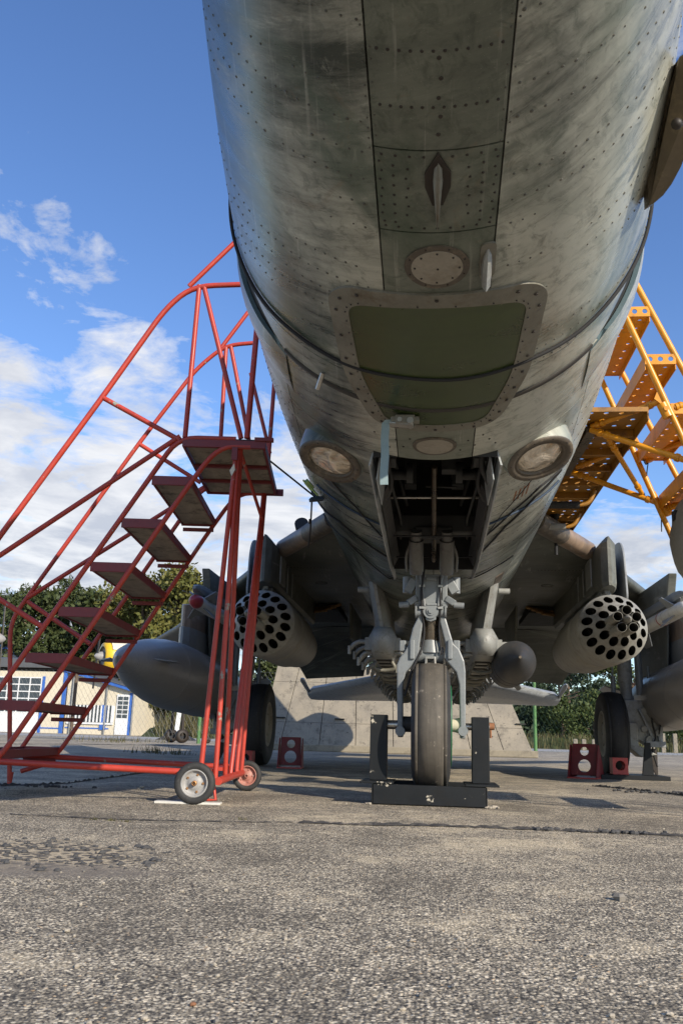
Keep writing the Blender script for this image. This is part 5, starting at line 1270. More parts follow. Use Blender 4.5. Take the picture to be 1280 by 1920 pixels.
chock('dark red steel chock with two holes on the left of the right main wheel', (1.52, 9.32, 0), R(-22), .26, .33)
def block(label, loc, rz):
    t = thing('chock_block', label, 'wheel chock', loc, rz)
    m = MB(); m.plate_holes([(-.075, 0), (.075, 0), (.075, .16), (-.075, .16)], [(0, .085, .048)], lambda u, v, q: Vector((u, q, v)), .16); m.build('body', 'chock_bright', t, bevel=.004); return t
block('small bright red box chock in front of the right main tyre', (1.86, 9.36, .045), 0)
block('small red box chock by the left main wheel, behind the red steps', (-1.93, 9.36, .0), 0)
t = thing('base_plate', 'dark steel plate with an upright lug under the right main wheel', 'steel plate', (1.95, 9.55, 0))
m = MB(); m.box((-.30, -.30, .0), (.36, .35, .042)); m.build('plate', 'cradle_black', t, bevel=.003)
m = MB(); m.prism([(.16, .043), (.27, .043), (.25, .36), (.20, .36)], 'y', -.02, .02); m.build('lug', 'cradle_black', t)

# ------------------------------------------------------------------ straps and ropes slung round the nose
def rope(name, label, pts, r_, mt, cat='rope', flat=False):
    m = MB(); m.tube(pts, r_, 8); o = m.build(name, mt); o['label'] = label; o['category'] = cat; return o
rope('strap', 'black strap slung round the nose across the green window', [hp(a, 2.54 + .004 * sin(a * .2), .007) for a in range(-118, 119, 2)], .006, 'rope_dark', 'strap')
def chain(pts, n=10):
    out = []
    for i in range(len(pts) - 1):
        for k in range(n): out.append(Vector(pts[i]).lerp(Vector(pts[i + 1]), k / n))
    return out + [Vector(pts[-1])]
def onhull(px_list, off=.007):
    out = []
    for i in range(len(px_list) - 1):
        (t0, y0), (t1, y1) = px_list[i], px_list[i + 1]
        n = 10
        for k in range(n): out.append(hp(t0 + (t1 - t0) * k / n, y0 + (y1 - y0) * k / n, off))
    t, y = px_list[-1]; out.append(hp(t, y, off)); return out
edgeL, edgeR = (-20.11,4.469), (19.29,4.44)
rope('rope', 'black rope crossing the open wheel bay, front one of the two', onhull([(-45.02,3.832), (-38.13,3.857), (-28.72,4.08), (-20.11,4.469)]) + onhull([(19.29,4.44), (28.72,4.137), (38.82,3.995), (53.73,4.055)]), .0045, 'rope_dark')
rope('rope', 'black rope from the red steps across the wheel bay, rear one of the two', [la.matrix_world @ Vector((.70, .3, 1.78))] * 0 + [Vector((-0.96,4.75,1.867))] + onhull([(-63.49,5.116), (-40.79,4.749), (-27.89,4.842), (-19.38,4.964)]) + onhull([(17.55,4.906), (27.11,4.404), (37.78,4.139), (50.25,4.071)]), .0055, 'rope_dark')
rope('rope', 'black rope low on the left flank, ending behind the wheel bay', onhull([(-63.7,5.516), (-41.89,5.216), (-31.26,5.437), (-21.31,5.719)]) + onhull([(18.23,5.586), (28.54,5.512), (38.91,5.525)]), .004, 'rope_dark')
rope('strap', 'dark blue strap running from the green ratchet towards the wheel bay', onhull([(-49.68,4.313), (-38.83,4.222), (-29.01,4.202), (-19.17,4.22)], .006), .0055, 'strap_blue', 'strap')
rope('strap', 'dark blue strap on the right flank beside the wheel bay', onhull([(19.16,4.209), (26.92,4.192), (38.72,4.24), (52.73,4.344)], .006), .0055, 'strap_blue', 'strap')
rope('wire', 'thin dark wire on the right flank from bay door to shoulder', onhull([(16.01,4.714), (24.26,4.089), (34.24,3.727), (47.08,3.633)]), .0022, 'rope_dark', 'wire')
# steel ratchet with the hanging pale tail of its strap
t = thing('ratchet', 'worn steel ratchet buckle under the green window with a pale strap tail', 'ratchet', hp(-8.5, 2.80, .0))
m = MB(); m.box((-.045, -.012, -.030), (.05, .022, -.012)); m.box((-.03, -.018, -.038), (.035, -.012, -.008)); m.box((-.03, .022, -.038), (.035, .028, -.008)); m.build('frame', 'frame_paint', t, bevel=.004)
m = MB(); m.cyl((.02, -.024, -.03), (.02, .034, -.03), .011, 12); m.cyl((-.015, -.022, -.026), (-.015, .032, -.026), .008, 12); m.bar((-.05, .005, -.034), (.03, .005, -.04), .035, .006); m.build('spool', 'steel_bare', t)
m = MB(); rows = []
for i, (x, y, z) in enumerate(((-.05, .0, -.02), (-.062, .006, -.03), (-.065, .01, -.08), (-.063, .012, -.14), (-.066, .010, -.20), (-.064, .008, -.245))):
    h_ = .0135; rows.append([(x - h_, y, z), (x + h_, y - .002, z), (x + h_, y + .002, z), (x - h_, y + .004, z)])
m.loft(rows, cap=True, smooth=False); m.build('strap_tail', 'strap_pale', t)
gp = Vector((-0.651,4.51,1.618)); t = thing('ratchet', 'lime green ratchet buckle on the left flank below the landing light', 'ratchet', gp)
m = MB(); m.bar((-.045, -.02, .035), (.03, .03, -.035), .036, .010, (-1, 0, -.5)); m.bar((-.03, -.022, .03), (.0, .02, -.0), .030, .028, (-1, 0, -.5)); m.build('handle', 'ratchet_green', t, bevel=.004)
m = MB(); m.bar((.0, .02, -.01), (.035, .05, -.055), .045, .02, (-1, 0, -.5)); m.bar((-.01, .03, -.06), (.06, .06, -.045), .05, .02); m.build('webbing', 'strap_blue', t, bevel=.004)
m = MB(); m.tube([(.0, .03, -.05), (-.04, .30, -.16), (-.09, .6, -.20)], .005, 6); m.cyl((-.03, .2, -.13), (-.035, .23, -.14), .008); m.build('hook', 'rope_dark', t)

# ------------------------------------------------------------------ ground details
m = MB()
for k in range(230):
    a = random.random() * 2 * PI; q = math.sqrt(random.random()); x = -1.12 + .44 * q * cos(a); y = 2.44 + .33 * q * sin(a)
    rock(m, (x, y, .001), .004 + .010 * random.random() ** 1.8, 300 + k)
m.build('broken_asphalt', 'stone_dark', kind='stuff')
m = MB()
for k in range(900):
    y = .95 + 5.5 * random.random() ** 1.5; x = (random.random() - .62) * (y * 1.0 + .2) * 1.1
    r_ = .0016 + .0042 * random.random() ** 3
    rock(m, (x, y, r_ * .35), r_, 900 + k)
m.build('loose_grit', 'stone_pale', kind='stuff')
m = MB()
for k in range(500):
    y = .95 + 5.0 * random.random() ** 1.4; x = (random.random() - .62) * (y * 1.0 + .2) * 1.1
    r_ = .0018 + .004 * random.random() ** 3
    rock(m, (x, y, r_ * .35), r_, 5900 + k)
m.build('loose_grit', 'stone_mid', kind='stuff')
def pebble(label, p, r_, seed, mt):
    m = MB(); rock(m, (0, 0, 0), r_, seed); o = m.build('pebble', mt, None, (p[0], p[1], r_ * .4)); o['label'] = label; o['category'] = 'stone'
pebble('dark pebble standing alone on the asphalt at lower right, casting a short shadow', (0.4,2.136,0), .016, 5, 'stone_mid')
pebble('small pale stone on the asphalt left of the front wheel of the red steps', (-1.709,5.322,0), .016, 6, 'stone_pale')
pebble('pale flat pebble in the lower left foreground', (-0.613,1.552,-0), .007, 8, 'stone_pale')
pebble('orange pebble at the bottom edge left of the middle', (-0.303,1.192,0), .006, 9, 'rust')
def crack(name, mt, px, w_, seed, h_=.006, step=.02):
    rnd = random.Random(seed); m = MB(); pts = []
    for i in range(len(px) - 1):
        a, b = Vector((*px[i][:2], 0)), Vector((*px[i + 1][:2], 0)); n = max(2, int((b - a).length / step))
        pts += [a.lerp(b, k / n) for k in range(n)]
    off = 0; up = []; lo = []; mid = []
    for p in pts:
        off += rnd.uniform(-.006, .006); off *= .93; wd = w_ * rnd.uniform(.3, 1.2)
        q = p + Vector((0, off, 0)); up.append((q.x, q.y + wd, .0025)); lo.append((q.x, q.y - wd, .0025)); mid.append((q.x, q.y, h_ * rnd.uniform(.3, 1)))
    m.loft([lo, mid, up], cap=False, smooth=False, closed=False)
    return m.build(name, mt, kind='structure')
crack('joint_seal', 'tar_dark', [(-1.634,3.474,0), (-1.279,3.443,0), (-0.911,3.468,0), (-0.523,3.614,0)], .010, 1)
crack('joint_seal', 'tar_dark', [(-0.52,3.592,0), (-0.23,3.605,0), (0.079,3.691,0), (0.387,3.69,0), (0.568,3.68,0), (0.751,3.692,0), (1.041,3.67,0)], .022, 2, .014)
crack('joint_seal', 'tar_dark', [(1.287,7.631,0), (1.494,7.218,0), (1.634,6.825,0), (1.806,6.282,0)], .04, 3, .02)
crack('joint_seal', 'tar_dark', [(-2.573,4.916,0), (-2.331,5.201,0), (-2.217,5.475,0), (-2.268,6.965,0), (-2.303,7.643,0)], .03, 4, .02)
crack('joint_seal', 'tar_dark', [(-8.432,16.349,0), (-7.534,19.345,0), (-5.663,22.302,0), (-3.993,23.554,0)], .10, 5, .02, .2)
m = MB()
for k in range(40): rock(m, ((0.669,3.68,0)[0] + random.gauss(0, .12), (0.669,3.68,0)[1] + random.gauss(0, .018), .005), .006 + .012 * random.random(), 700 + k)
for k in range(14): rock(m, ((0.43,3.707,0)[0] + random.gauss(0, .03), (0.43,3.707,0)[1] + random.gauss(0, .01), .004), .005 + .01 * random.random(), 760 + k)
for k in range(40): rock(m, ((1.601,7.003,0)[0] + random.gauss(0, .2), (1.601,7.003,0)[1] - .25 * random.random(), .005), .008 + .016 * random.random(), 790 + k)
for k in range(50): rock(m, ((-2.31,5.155,0)[0] + random.gauss(0, .25), (-2.31,5.155,0)[1] + random.gauss(0, .05), .004), .006 + .012 * random.random(), 850 + k)
m.build('crumbled_tar', 'stone_dark', kind='stuff')
# tufts of grass and moss in the joints
def tuft(m, x, y, n, hgt, spread, rnd):
    for k in range(n):
        a = rnd.uniform(0, 2 * PI); q = rnd.uniform(0, spread); px, py = x + q * cos(a), y + q * sin(a); h_ = hgt * rnd.uniform(.4, 1); b = rnd.uniform(0, 2 * PI); w_ = h_ * .05 + .002
        tx, ty = px + h_ * .5 * cos(b), py + h_ * .5 * sin(b); m.add([(px - w_ * sin(b), py + w_ * cos(b), 0), (px + w_ * sin(b), py - w_ * cos(b), 0), (tx, ty, h_)], [(0, 1, 2)])
rnd = random.Random(3); m = MB()
for p, n, hh, sp_ in (((-1.267,3.401,0), 20, .012, .02), ((-1.196,3.388,0), 26, .012, .03), ((-1.138,3.369,0), 14, .010, .02), ((-0.75,3.632,0), 14, .012, .02), ((-4.257,13.799,0), 80, .16, .5), ((-3.764,13.255,0), 50, .12, .3), ((-9.29,26.835,0), 120, .22, 1.6), ((-8.56,23.877,0), 60, .15, 1.4)):
    tuft(m, p[0], p[1], n, hh, sp_, rnd)
m.build('joint_grass', 'grass_dry', kind='stuff')

# ------------------------------------------------------------------ concrete blast wall: leaning slabs on a plinth
bw = thing('blast_wall', 'low leaning wall of weathered concrete slabs behind the jet', 'concrete wall', (-.6, 20, 0))
WB = [(-3.824,20,0.06)[0], (-3.369,20,0.073)[0], (-2.477,20,0.1)[0], (-1.664,20,0.124)[0], (-0.833,20,0.149)[0], (0.037,20,0.174)[0], (0.865,20,0.199)[0], (1.595,20,0.165)[0], (2.217,20,0.15)[0]]
WT = [(-3.667,21.1,1.929)[0], (-3.127,21.1,1.94)[0], (-2.462,21.1,1.954)[0], (-1.776,21.1,1.969)[0], (-0.93,21.1,1.986)[0], (-0.116,21.1,2.004)[0], (0.481,21.1,1.868)[0], (1,21.1,1.88)[0], (1.516,21.1,1.891)[0]]
ZT = 1.93
for i in range(8):
    for j, (q0, q1) in enumerate(((.075, .318), (.320, .80), (.802, 1.))):
        e = .008; rnd = random.Random(i * 9 + j); d = rnd.uniform(-.006, .006)
        def pt(f, q, t_): return (WB[i] + (WB[i + 1] - WB[i]) * f + (WT[i] + (WT[i + 1] - WT[i]) * f - WB[i] - (WB[i + 1] - WB[i]) * f) * q + .6, 1.1 * q + d + t_, ZT * q)
        m = MB(); vs = [pt(f, q, t_) for t_ in (0, .22) for f, q in ((e, q0), (1 - e, q0), (1 - e, q1), (e, q1))]
        m.add(vs, [(0, 1, 2, 3), (7, 6, 5, 4), (0, 4, 5, 1), (1, 5, 6, 2), (2, 6, 7, 3), (3, 7, 4, 0)]); m.build('slab', 'concrete_panel', bw, bevel=.008)
m = MB(); a, b, c_, d_ = WB[0] + .6, WB[8] + .6, WT[8] + .6, WT[0] + .6
m.add([(a + .04, .1, .1), (b - .04, .1, .1), (c_ - .04, 1.22, ZT - .03), (d_ + .04, 1.22, ZT - .03), (a + .04, 2.6, 0), (b - .04, 2.6, 0)], [(0, 1, 2, 3), (3, 2, 5, 4), (0, 3, 4), (1, 5, 2)]); m.build('core', 'joint_dark', bw)
m = MB(); m.box((a - .05, -.08, 0), (b + .05, .22, .15)); m.build('plinth', 'concrete_plinth', bw, bevel=.02)
m = MB()
for i in (0, 2, 4, 5, 6, 7):
    x = WB[i] + .6 + (.3 if i < 6 else .25); m.box((x, .36, .70), (x + .22, .40, .725))
m.build('lifting_slot', 'joint_dark', bw)
# green drum lying behind the wheel: only its edge shows

# ------------------------------------------------------------------ chain-link fence with posts
FY = 29.2
def fence(label, x0, x1, posts, y0, y1, hgt, mt_, drop=0.0):
    t = thing('chain_link_fence', label, 'fence', (x0, y0, 0))
    yy = lambda x: (y1 - y0) * (x - x0) / (x1 - x0)
    for px_, mtp in posts:
        m = MB(); m.cyl((px_ - x0, yy(px_), 0), (px_ - x0, yy(px_), hgt + .25), .055, 12); m.build('post', mtp, t)
    m = MB(); n = int((x1 - x0) / .16); rr = .0030
    def wire(a, b):
        u = Vector((0, rr, 0)); v = Vector((rr * .8, 0, rr * .5)); a, b = Vector(a), Vector(b)
        m.add([a - u, a + v, a - v, b - u, b + v, b - v], [(0, 1, 4, 3), (1, 2, 5, 4), (2, 0, 3, 5)])
    k = hgt * .62
    for i in range(-int(k / .16) - 1, n + 1):
        for sg in (1, -1):
            xa = i * .16 if sg > 0 else i * .16 + k; xb = xa + sg * k; za, zb = .06, hgt
            if min(xa, xb) < 0 or max(xa, xb) > x1 - x0: continue
            wire((xa, yy(xa + x0) - .06 + .008 * sg, za), (xb, yy(xb + x0) - .06 + .008 * sg, zb))
    for z in (.06, hgt * .5, hgt): wire((0, -.06, z), (x1 - x0, yy(x1) - .06, z))
    m.build('wire_mesh', mt_, t, kind='stuff', fixn=False)
fence('chain-link fence in front of the cream hall on the left', -22, -3.2, [(-21, 'post_green'), (-16.2, 'post_green'), ((-11.252,28.2,0.105)[0], 'bark'), ((-7.022,27,0.222)[0], 'post_green')], 29.0, 26.6, 2.15, 'wire_grey')
fence('chain-link fence on green posts in front of the trees on the right', 2.2, 30, [((3.267,29.4,0.196)[0], 'post_green'), ((6.804,30,0.297)[0], 'post_green'), (13, 'post_green'), (19, 'post_green'), (25, 'post_green')], 29.2, 33.5, 2.55, 'mesh_green')
for k, px_ in enumerate((1078, 1093, 1111, 1124)):
    p = (7.069,46,0.434); o_ = None
    m = MB(); m.box((-.10, -.06, 0), (.10, .06, .55)); o_ = m.build('short_post', 'concrete_panel', None, (p[0] + (px_ - 1078) * 46 / 1690., 46, .0), bevel=.02)
    o_['label'] = ['leftmost', 'second', 'third', 'rightmost'][k] + ' of four short pale posts left of the right main wheel'; o_['category'] = 'post'; o_['group'] = 'short posts beyond the fence'
for k, (px_, y) in enumerate(((1222, 47.), (1241, 47.), (1262, 47.))):
    p = (10.991,47,0.546); m = MB(); m.box((-.10, -.06, 0), (.10, .06, .95)); o_ = m.build('short_post', 'concrete_panel', None, (p[0] + (px_ - 1222) * 47 / 1700., y, .0), bevel=.02)
    o_['label'] = ['left', 'middle', 'right'][k] + ' one of three short pale posts below the right fuel tank'; o_['category'] = 'post'; o_['group'] = 'short posts beyond the fence'
mk = thing('marker_post', 'leaning white marker post on a black rubber foot near the road', 'marker post', (-10.047,35.292,0))
m = MB(); m.bar((-.02, 0, .08), (.11, 0, 1.75), .17, .08); m.build('post', 'white_trim', mk, bevel=.01)
m = MB(); m.loft([[(-.75, -.3, 0), (.8, -.3, 0), (.8, .3, 0), (-.75, .3, 0)], [(-.4, -.2, .20), (.45, -.2, .20), (.45, .2, .20), (-.4, .2, .20)]], cap=True, smooth=False); m.build('foot', 'tyre_black', mk, bevel=.03)

# ------------------------------------------------------------------ cream hall with blue trim
HB = 58.
def hx(px, y=HB): return 0
hall = thing('hall', 'cream hall with blue trim, roller doors and a sloping shed roof', 'building', ((-23.933,58,0.186)[0], 58, 0))
OX = (-23.933,58,0.186)[0]
def P2(p): return (p[0] - OX, p[2])
w0 = P2((-35.216,58,4.483)); w1 = P2((-24.366,58,4.14)); w2 = P2((-19.78,58,2.808))
ext0 = -14.
m = MB(); m.box((ext0, 0, 0), (w1[0] - .1, 9, w1[1] - .12)); m.build('wall', 'cream_wall', hall)
m = MB(); m.prism([(w1[0] + .12, 0), (w2[0], 0), (w2[0], w2[1]), (w1[0] + .12, w1[1] - .12)], 'y', .25, 9); m.build('wall', 'cream_wall', hall)
m = MB(); m.box((w1[0] - .1, -.06, 0), (w1[0] + .12, .1, w1[1] - .05)); m.bar((w1[0] - .1, .1, w1[1] + .02), (w2[0] + .35, .1, w2[1] + .05), .5, .20); m.box((w1[0] - 5.3, -.03, .28), (w1[0] - .11, .0, .36)); m.box((w1[0] + .2, .22, .35), (w2[0] - 1.4, .25, .43)); m.build('blue_trim', 'blue_trim', hall)
m = MB(); m.prism([(w1[0] - .1, w1[1] + .13), (w2[0] + .35, w2[1] + .16), (w2[0] + .35, w2[1] + .22), (w1[0] - .1, w1[1] + .19)], 'y', -.2, 9.2); m.build('roof', 'roof_dark', hall)
m = MB(); zr = P2((-26.804,58,4.229))[1]; zr2 = P2((-26.864,58,4.727))[1]
m.box((ext0 - .3, -.35, zr), (w1[0] - .11, 9.3, zr + .08)); m.prism([(-.34, zr + .082), (-.34, zr + .55), (3.0, zr + .9), (9.3, zr + .9), (9.3, zr + .082)], 'x', ext0 - .3, w1[0] - .5); m.build('roof', 'roof_dark', hall)
def gate(x0, x1, z1, rows, cols, solid_rows):
    m = MB(); m.box((x0, -.05, 0), (x1, -.01, z1 * solid_rows)); 
    dr = m.build('roller_door', 'white_trim', hall)
    m = MB(); m.box((x0 + .03, -.03, z1 * solid_rows), (x1 - .03, -.012, z1)); m.build('window_band', 'window_glass', dr)
    m = MB()
    for i in range(cols + 1):
        x = x0 + (x1 - x0) * i / cols; m.box((x - .035, -.075, z1 * solid_rows), (x + .035, -.031, z1))
    for j in range(rows + 1):
        z = z1 * solid_rows + z1 * (1 - solid_rows) * j / rows; m.box((x0, -.071, z - .035), (x1, -.033, z + .035))
    m.build('frame', 'white_trim', dr)
    m = MB(); m.box((x1 + .06, -.06, 0), (x1 + .24, -.01, z1 + .1)); m.build('jamb', 'blue_trim', hall)
g1 = P2((-25.978,58,3.574)); g0 = P2((-28.895,58,3.509)); 
gate(g0[0] - 1.0, g1[0], g1[1], 5, 5, .36); gate(g0[0] - 6.6, g0[0] - 1.9, g1[1], 5, 5, .36)
# strip window with pale bars, door with panes, drain pipes
s0 = P2((-23.954,58.2,1.985)); s1 = P2((-21.008,58.2,0.783)); st_ = P2((-22.543,58.2,1.881))[1]
m = MB(); m.box((s0[0], .20, s1[1]), (s1[0], .245, st_)); sw = m.build('strip_window', 'window_glass', hall)
m = MB()
for k in range(13):
    x = s0[0] + (s1[0] - s0[0]) * k / 12; m.box((x - .045, .12, s1[1]), (x + .045, .198, st_))
m.build('window_bar', 'white_trim', sw)
m = MB(); m.box((s0[0] - .12, .15, s1[1] - .14), (s1[0] + .12, .24, s1[1] - .02)); m.box((s1[0] + .05, .15, s1[1]), (s1[0] + .14, .24, st_)); m.build('window_sill', 'white_trim', sw)
a_, b_ = P2((-20.745,58.2,2.621)), P2((-19.892,58.2,0.097))
m = MB(); m.box((a_[0], .17, 0.02), (b_[0], .23, a_[1])); dd = m.build('door', 'white_trim', hall)
m = MB()
for j in range(5):
    for i in range(2):
        xx = a_[0] + .08 + (b_[0] - a_[0] - .1) * i / 2; z = a_[1] * .42 + j * a_[1] * .11; m.box((xx, .15, z), (xx + (b_[0] - a_[0]) * .38, .168, z + a_[1] * .085))
m.build('door_pane', 'window_glass', dd)
m = MB(); m.box((b_[0] + .01, .16, .0), (b_[0] + .22, .24, a_[1] + .1)); m.box((a_[0] - 1.05, .16, .3), (a_[0] - .65, .24, 1.9)); m.build('blue_panel', 'blue_trim', hall)
m = MB()
for px_ in ((-23.833,58.2,0.191), (-21.466,58.2,0.257), (-19.634,58.2,0.036)): m.cyl((px_[0] - OX, .15, 0), (px_[0] - OX, .15, 3.2 if px_[0] - OX > 3 else 3.8), .06, 8)
m.build('drain_pipe', 'wire_grey', hall)
far = thing('far_hall', 'white hall with a blue roof edge and green band far left', 'building', ((-39.412,78,0.398)[0], 78, 0))
p = (-37.181,78,6.606); q = (-39.318,78,7.387)
m = MB(); m.prism([(-16, 0), (p[0] - far.location.x, 0), (p[0] - far.location.x, p[2] - .3), (q[0] - far.location.x, q[2] - .2), (-16, q[2] + 4)], 'y', 0, 12); m.build('wall', 'plane_white', far)
m = MB(); m.bar((q[0] - far.location.x - 1.5, -.1, q[2] + .6), (p[0] - far.location.x + .3, -.1, p[2]), .5, .30); m.build('roof_edge', 'blue_trim', far)
m = MB(); m.box((-16, -.08, p[2] - 1.1), (p[0] - far.location.x, -.01, p[2] - .42)); m.build('band', 'green_band', far)

# ------------------------------------------------------------------ yellow propeller planes parked behind the fence line
def yplane(label, loc, rz):
    t = thing('propeller_plane', label, 'light aircraft', loc, rz, 'yellow planes parked beyond the jet')
    m = MB(); m.lathe([(.14, .30), (.16, .40), (.35, .46), (.9, .48), (1.0, .46)], 32, axis='y'); m.build('engine_cowling', 'plane_yellow', t)
    m = MB(); m.lathe([(.18, .37), (.22, .30), (.22, .02)], 32, axis='y'); m.build('engine_face', 'wheel_zinc', t)
    m = MB(); m.lathe([(1.01, .46), (1.9, .45), (3.0, .26), (3.9, .08), (3.92, .001)], 28, axis='y'); m.build('fuselage', 'plane_yellow', t)
    m = MB(); m.lathe([(.30, .485), (.95, .487)], 32, axis='y'); m.v = [v for v in m.v]; m.f = [f for f in m.f if all(m.v[i][2] > .12 for i in f)]; m.sm = m.sm[:len(m.f)]; m.mi = m.mi[:len(m.f)]; m.build('anti_glare', 'plane_white', t, fixn=False)
    m = MB(); m.lathe([(-.10, .005), (-.05, .07), (.06, .13), (.18, .15)], 24, axis='y'); m.build('spinner', 'wheel_zinc', t)
    m = MB()
    for a in (R(83), R(263)):
        c, s_ = cos(a), sin(a); m.bar((.08 * c, .0, .08 * s_), (.95 * c, .0, .95 * s_), .10, .025, (0, 1, 0))
    m.build('propeller', 'rivet_dark', t)
    m = MB(); m.lathe([(1.9, .02), (2.1, .30), (2.9, .34), (3.4, .05)], 20, (0, 0, .38), axis='y'); m.build('canopy', 'window_glass', t)
    m = MB(); m.prism([(3.2, .1), (3.7, .7), (3.95, .7), (3.9, .05)], 'x', -.03, .03); m.build('fin', 'plane_yellow', t)
    m = MB(); m.box((-.5, 3.4, .08), (.5, 3.85, .12)); m.build('tailplane', 'plane_yellow', t)
    for sx in (-1, 1):
        m = MB(); m.cyl((sx * .35, 2.7, -.2), (sx * .4, 2.7, -loc[2] + .2), .05, 8); m.lathe([(-.07, .1), (-.07, .2), (.07, .2), (.07, .1)], 20, (sx * .4, 2.7, -loc[2] + .205)); m.build('undercarriage', 'rivet_dark', t)
    m = MB(); m.cyl((0, 3.7, .0), (0, 3.75, -loc[2] + .1), .03, 8); m.lathe([(-.04, .02), (-.04, .1), (.04, .1), (.04, .02)], 14, (0, 3.75, -loc[2] + .105)); m.build('tail_wheel', 'rivet_dark', t)
    return t
pn = (-9.816,25.5,2.429)
y0_ = yplane('yellow propeller plane whose nose shows between the red treads and the dark fuel tank', (pn[0], pn[1], pn[2]), R(-50))
pp = (-10.539,21,2.454)
copy_thing(y0_, (pp[0] - .02, pp[1], pn[2]), R(130), 'yellow plane at the far left edge with only its nose tip in the picture')

# ------------------------------------------------------------------ trees
def tree_mesh(name, hgt, crown_w, crown_z0, leaf, n, seed, leafmat, shape='oak'):
    rnd = random.Random(seed); m = MB()
    tr = [(rnd.gauss(0, .06), rnd.gauss(0, .06), hgt * q) for q in (0, .15, .35, .55, .75, .92)]
    tr[0] = (0, 0, -.2); rb = hgt * .022 + .05
    m.tube(tr, rb, 8, rs=[rb, rb * .8, rb * .65, rb * .45, rb * .3, rb * .12])
    centers = []
    nl = 26 if shape != 'bush' else 16
    for k in range(nl):
        u = rnd.random() ** .8; z = crown_z0 + (hgt - crown_z0) * u
        if shape == 'pine': w_ = crown_w * (1.05 - .75 * u) * rnd.uniform(.4, 1)
        else: w_ = crown_w * math.sqrt(max(.05, 1 - (2 * u - .85) ** 2 * .85)) * rnd.uniform(.3, 1.)
        a = rnd.uniform(0, 2 * PI); c = Vector((w_ * cos(a), w_ * sin(a), z)); centers.append((c, crown_w * rnd.uniform(.22, .42)))
        b = Vector((tr[2][0], tr[2][1], min(z * .8, hgt * .7))); m.tube([b, b.lerp(c, .5) + Vector((0, 0, .1)), c], rb * .2, 5, rs=[rb * .32, rb * .2, rb * .07])
    centers.append((Vector((0, 0, hgt * .93)), crown_w * .25))
    m2 = MB()
    for k in range(n):
        c, rr = centers[k % len(centers)]
        d = Vector((rnd.gauss(0, 1), rnd.gauss(0, 1), rnd.gauss(0, .75))).normalized() * rr * rnd.random() ** .42
        p = c + d; q = Vector((rnd.gauss(0, 1), rnd.gauss(0, 1), rnd.gauss(0, 1) + .6)).normalized(); a = q.orthogonal().normalized(); b = q.cross(a); s_ = leaf * rnd.uniform(.6, 1.3); t = rnd.uniform(0, 6)
        a, b = a * cos(t) + b * sin(t), b * cos(t) - a * sin(t)
        if shape == 'pine': m2.add([p - a * s_ * 1.3, p + b * s_ * .35, p + a * s_ * 1.3, p - b * s_ * .35], [(0, 1, 2, 3)])
        else: m2.add([p - a * s_, p - a * s_ * .1 + b * s_ * .6, p + a * s_, p - a * s_ * .1 - b * s_ * .6], [(0, 1, 2, 3)])
    return m.mesh(name + '_trunk', 'bark'), m2.mesh(name + '_crown', leafmat)
KIND = {
    'pine': ('pine_tree', tree_mesh('pine', 9.5, 2.9, 1.8, .16, 10000, 1, 'leaf_pine', 'pine')),
    'pine2': ('pine_tree', tree_mesh('pine2', 8.5, 3.0, 1.8, .16, 10000, 2, 'leaf_pine', 'oak')),
    'oak': ('oak_tree', tree_mesh('oak', 9.0, 3.6, 1.2, .15, 11000, 3, 'leaf_oak')),
    'green': ('leafy_tree', tree_mesh('green', 6.5, 2.8, .8, .14, 7000, 4, 'leaf_green')),
    'dark': ('leafy_tree', tree_mesh('dark', 7.0, 3.0, .8, .14, 7000, 5, 'leaf_dark')),
    'red': ('red_shrub', tree_mesh('red', 3.2, 1.5, .3, .09, 4000, 6, 'leaf_red', 'bush')),
    'bush': ('bush', tree_mesh('bush', 2.4, 1.6, .1, .09, 3500, 7, 'leaf_green', 'bush')),
}
def tree(kind, x, y, s_, rz, label, z=0., group=None):
    nm, (tk, cr_) = KIND[kind]; t = thing(nm, label, 'shrub' if kind in ('red', 'bush') else 'tree', (x, y, z), rz, group); t.scale = (s_, s_, s_)
    link('trunk', tk, t); link('crown', cr_, t)
TL = 'trees behind the cream hall'
LEFT = [('pine', -41, 84, 1.42, 'tall dark pine over the far hall at the left edge'), ('pine2', -36.5, 80, 1.45, 'broad dark pine just right of the left-edge pine'), ('pine', -34.0, 82, 1.42, 'dark pine behind the roof of the cream hall, between two treads'),
        ('pine2', -30, 78, 1.42, 'dense pine above the hall, left of the pale green crown'), ('pine', -28.0, 80, 1.38, 'tallest pine, under the bright cloud on the left'), ('oak', -19.6, 66, 1.33, 'yellowish green oak left of the red missile nose'),
        ('oak', -23.4, 70, 1.32, 'second oak, partly hidden by the big oak and the red treads'), ('pine2', -11.5, 76, 1.05, 'dark tree behind the left rocket pod and fuel tank'), ('pine2', -45, 78, 1.3, 'dark pine beyond the left edge of the far hall'),
        ('green', -17.4, 64, .95, 'low green tree to the right of the cream shed'), ('dark', -9.5, 66, .95, 'dark tree seen between the left main wheel and the blast wall')]
for k, (kd, x, y, s_, lb) in enumerate(LEFT): tree(kd, x, y, s_, k * 1.7, lb, .0, TL)
RIGHT = [('dark', 4.0, 66, .80, 'dark tree beyond the fence, left of the first green post'), ('dark', 8.6, 62, .92, 'dark tree behind the first green fence post'), ('green', 12.6, 64, .80, 'green tree between the fence post and the red shrub'), ('dark', 10.6, 72, 1.0, 'tall dark tree standing back behind the right tailplane tip'),
         ('green', 15.6, 58, .78, 'light green tree beside the right main wheel'), ('dark', 19.4, 64, .85, 'dark tree behind the right main wheel'), ('dark', 23.5, 62, .8, 'dark tree under the right fuel tank'), ('green', 27.5, 64, .8, 'green tree at the right edge below the fuel tank'), ('dark', 32, 66, .9, 'dark tree beyond the right edge'), ('dark', 0.5, 70, .7, 'dark tree behind the blast wall'), ('dark', -4.5, 70, .7, 'dark tree behind the left end of the blast wall')]
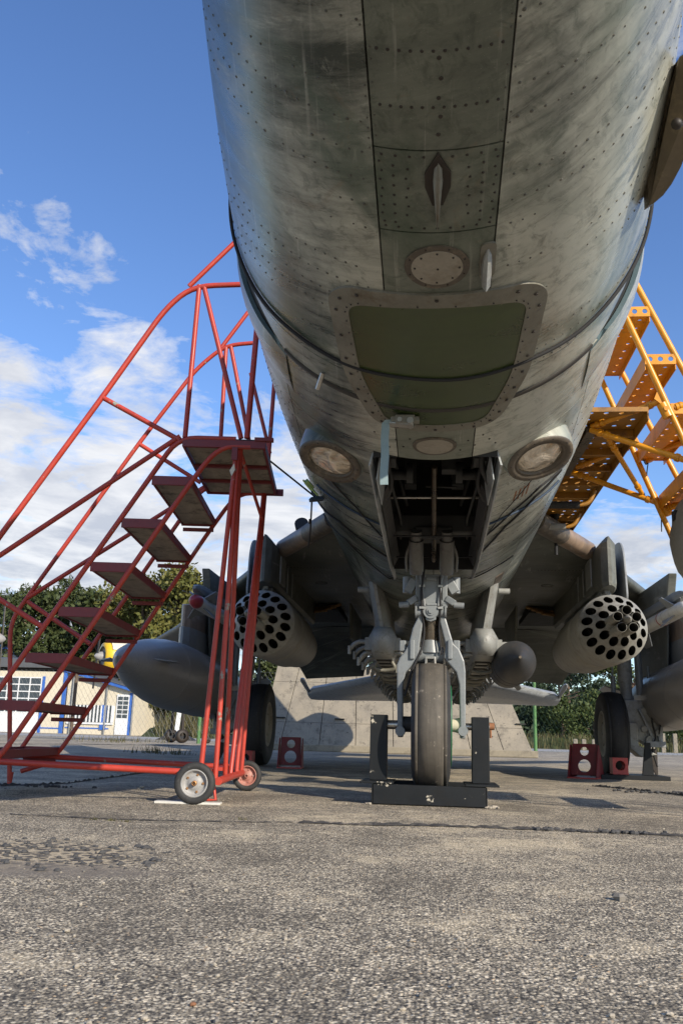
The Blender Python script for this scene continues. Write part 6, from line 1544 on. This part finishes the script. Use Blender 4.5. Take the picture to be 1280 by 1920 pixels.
for k, (kd, x, y, s_, lb) in enumerate(RIGHT): tree(kd, x, y, s_, k * 2.1 + .5, lb, .8, 'trees beyond the right fence')
tree('red', 11.9, 54, 1.0, .3, 'reddish brown shrub beyond the right fence', .6); 
for k, (x, y, s_, lb) in enumerate(((-11.5, 53, 1.0, 'bush to the right of the cream hall, left of the white marker post'), (-9.4, 54, 1.1, 'bush behind the white marker post'), (-6.8, 53, 1.0, 'bush right of the white marker post, below the fuel tank'), (7.6, 54, 1.0, 'green bush at the foot of the first green fence post'), (9.6, 55, 1.1, 'green bush left of the reddish shrub'), (14.2, 53, 1.0, 'green bush right of the reddish shrub'), (-4.6, 54, 1., 'bush behind the red legs of the boarding steps'))):
    tree('bush', x, y, s_, k * 1.3, lb, .5, 'bushes beyond the fence')
# rough grass on the bank and far-off wood
rnd = random.Random(11); m = MB()
for k in range(9000):
    x = rnd.uniform(-16, 34); y = rnd.uniform(50.3, 56); 
    if -23 < x < -13 and y > 57: continue
    z = .1 + .55 * min(1, (y - 50.3) / 2); b = rnd.uniform(0, 6.28); h_ = rnd.uniform(.2, .8) * (1.5 if x < -3 else .45); w_ = .035
    m.add([(x - w_ * sin(b), y + w_ * cos(b), z - .2), (x + w_ * sin(b), y - w_ * cos(b), z - .2), (x + h_ * .4 * cos(b), y + h_ * .4 * sin(b), z + h_)], [(0, 1, 2)])
m.build('rough_grass', 'grass_dry', kind='stuff', fixn=False)
rnd = random.Random(12); m = MB()
for k in range(60):
    x = -95 + 190 * k / 59 + rnd.uniform(-1, 1); hh = rnd.uniform(6, 9) if x < 0 else rnd.uniform(4.2, 6.)
    for j in range(800):
        p = Vector((x + rnd.gauss(0, 1.8), 112 + rnd.gauss(0, 2), hh * rnd.random() ** .7 + rnd.gauss(0, .3) + .6)); q = Vector((rnd.gauss(0, 1), rnd.gauss(0, 1), rnd.gauss(0, 1) + .5)).normalized(); a = q.orthogonal().normalized(); b = q.cross(a); s_ = .50 * rnd.uniform(.6, 1.3)
        m.add([p - a * s_, p + b * s_ * .6, p + a * s_, p - b * s_ * .6], [(0, 1, 2, 3)])
m.build('far_wood', 'leaf_dark', kind='stuff', fixn=False)
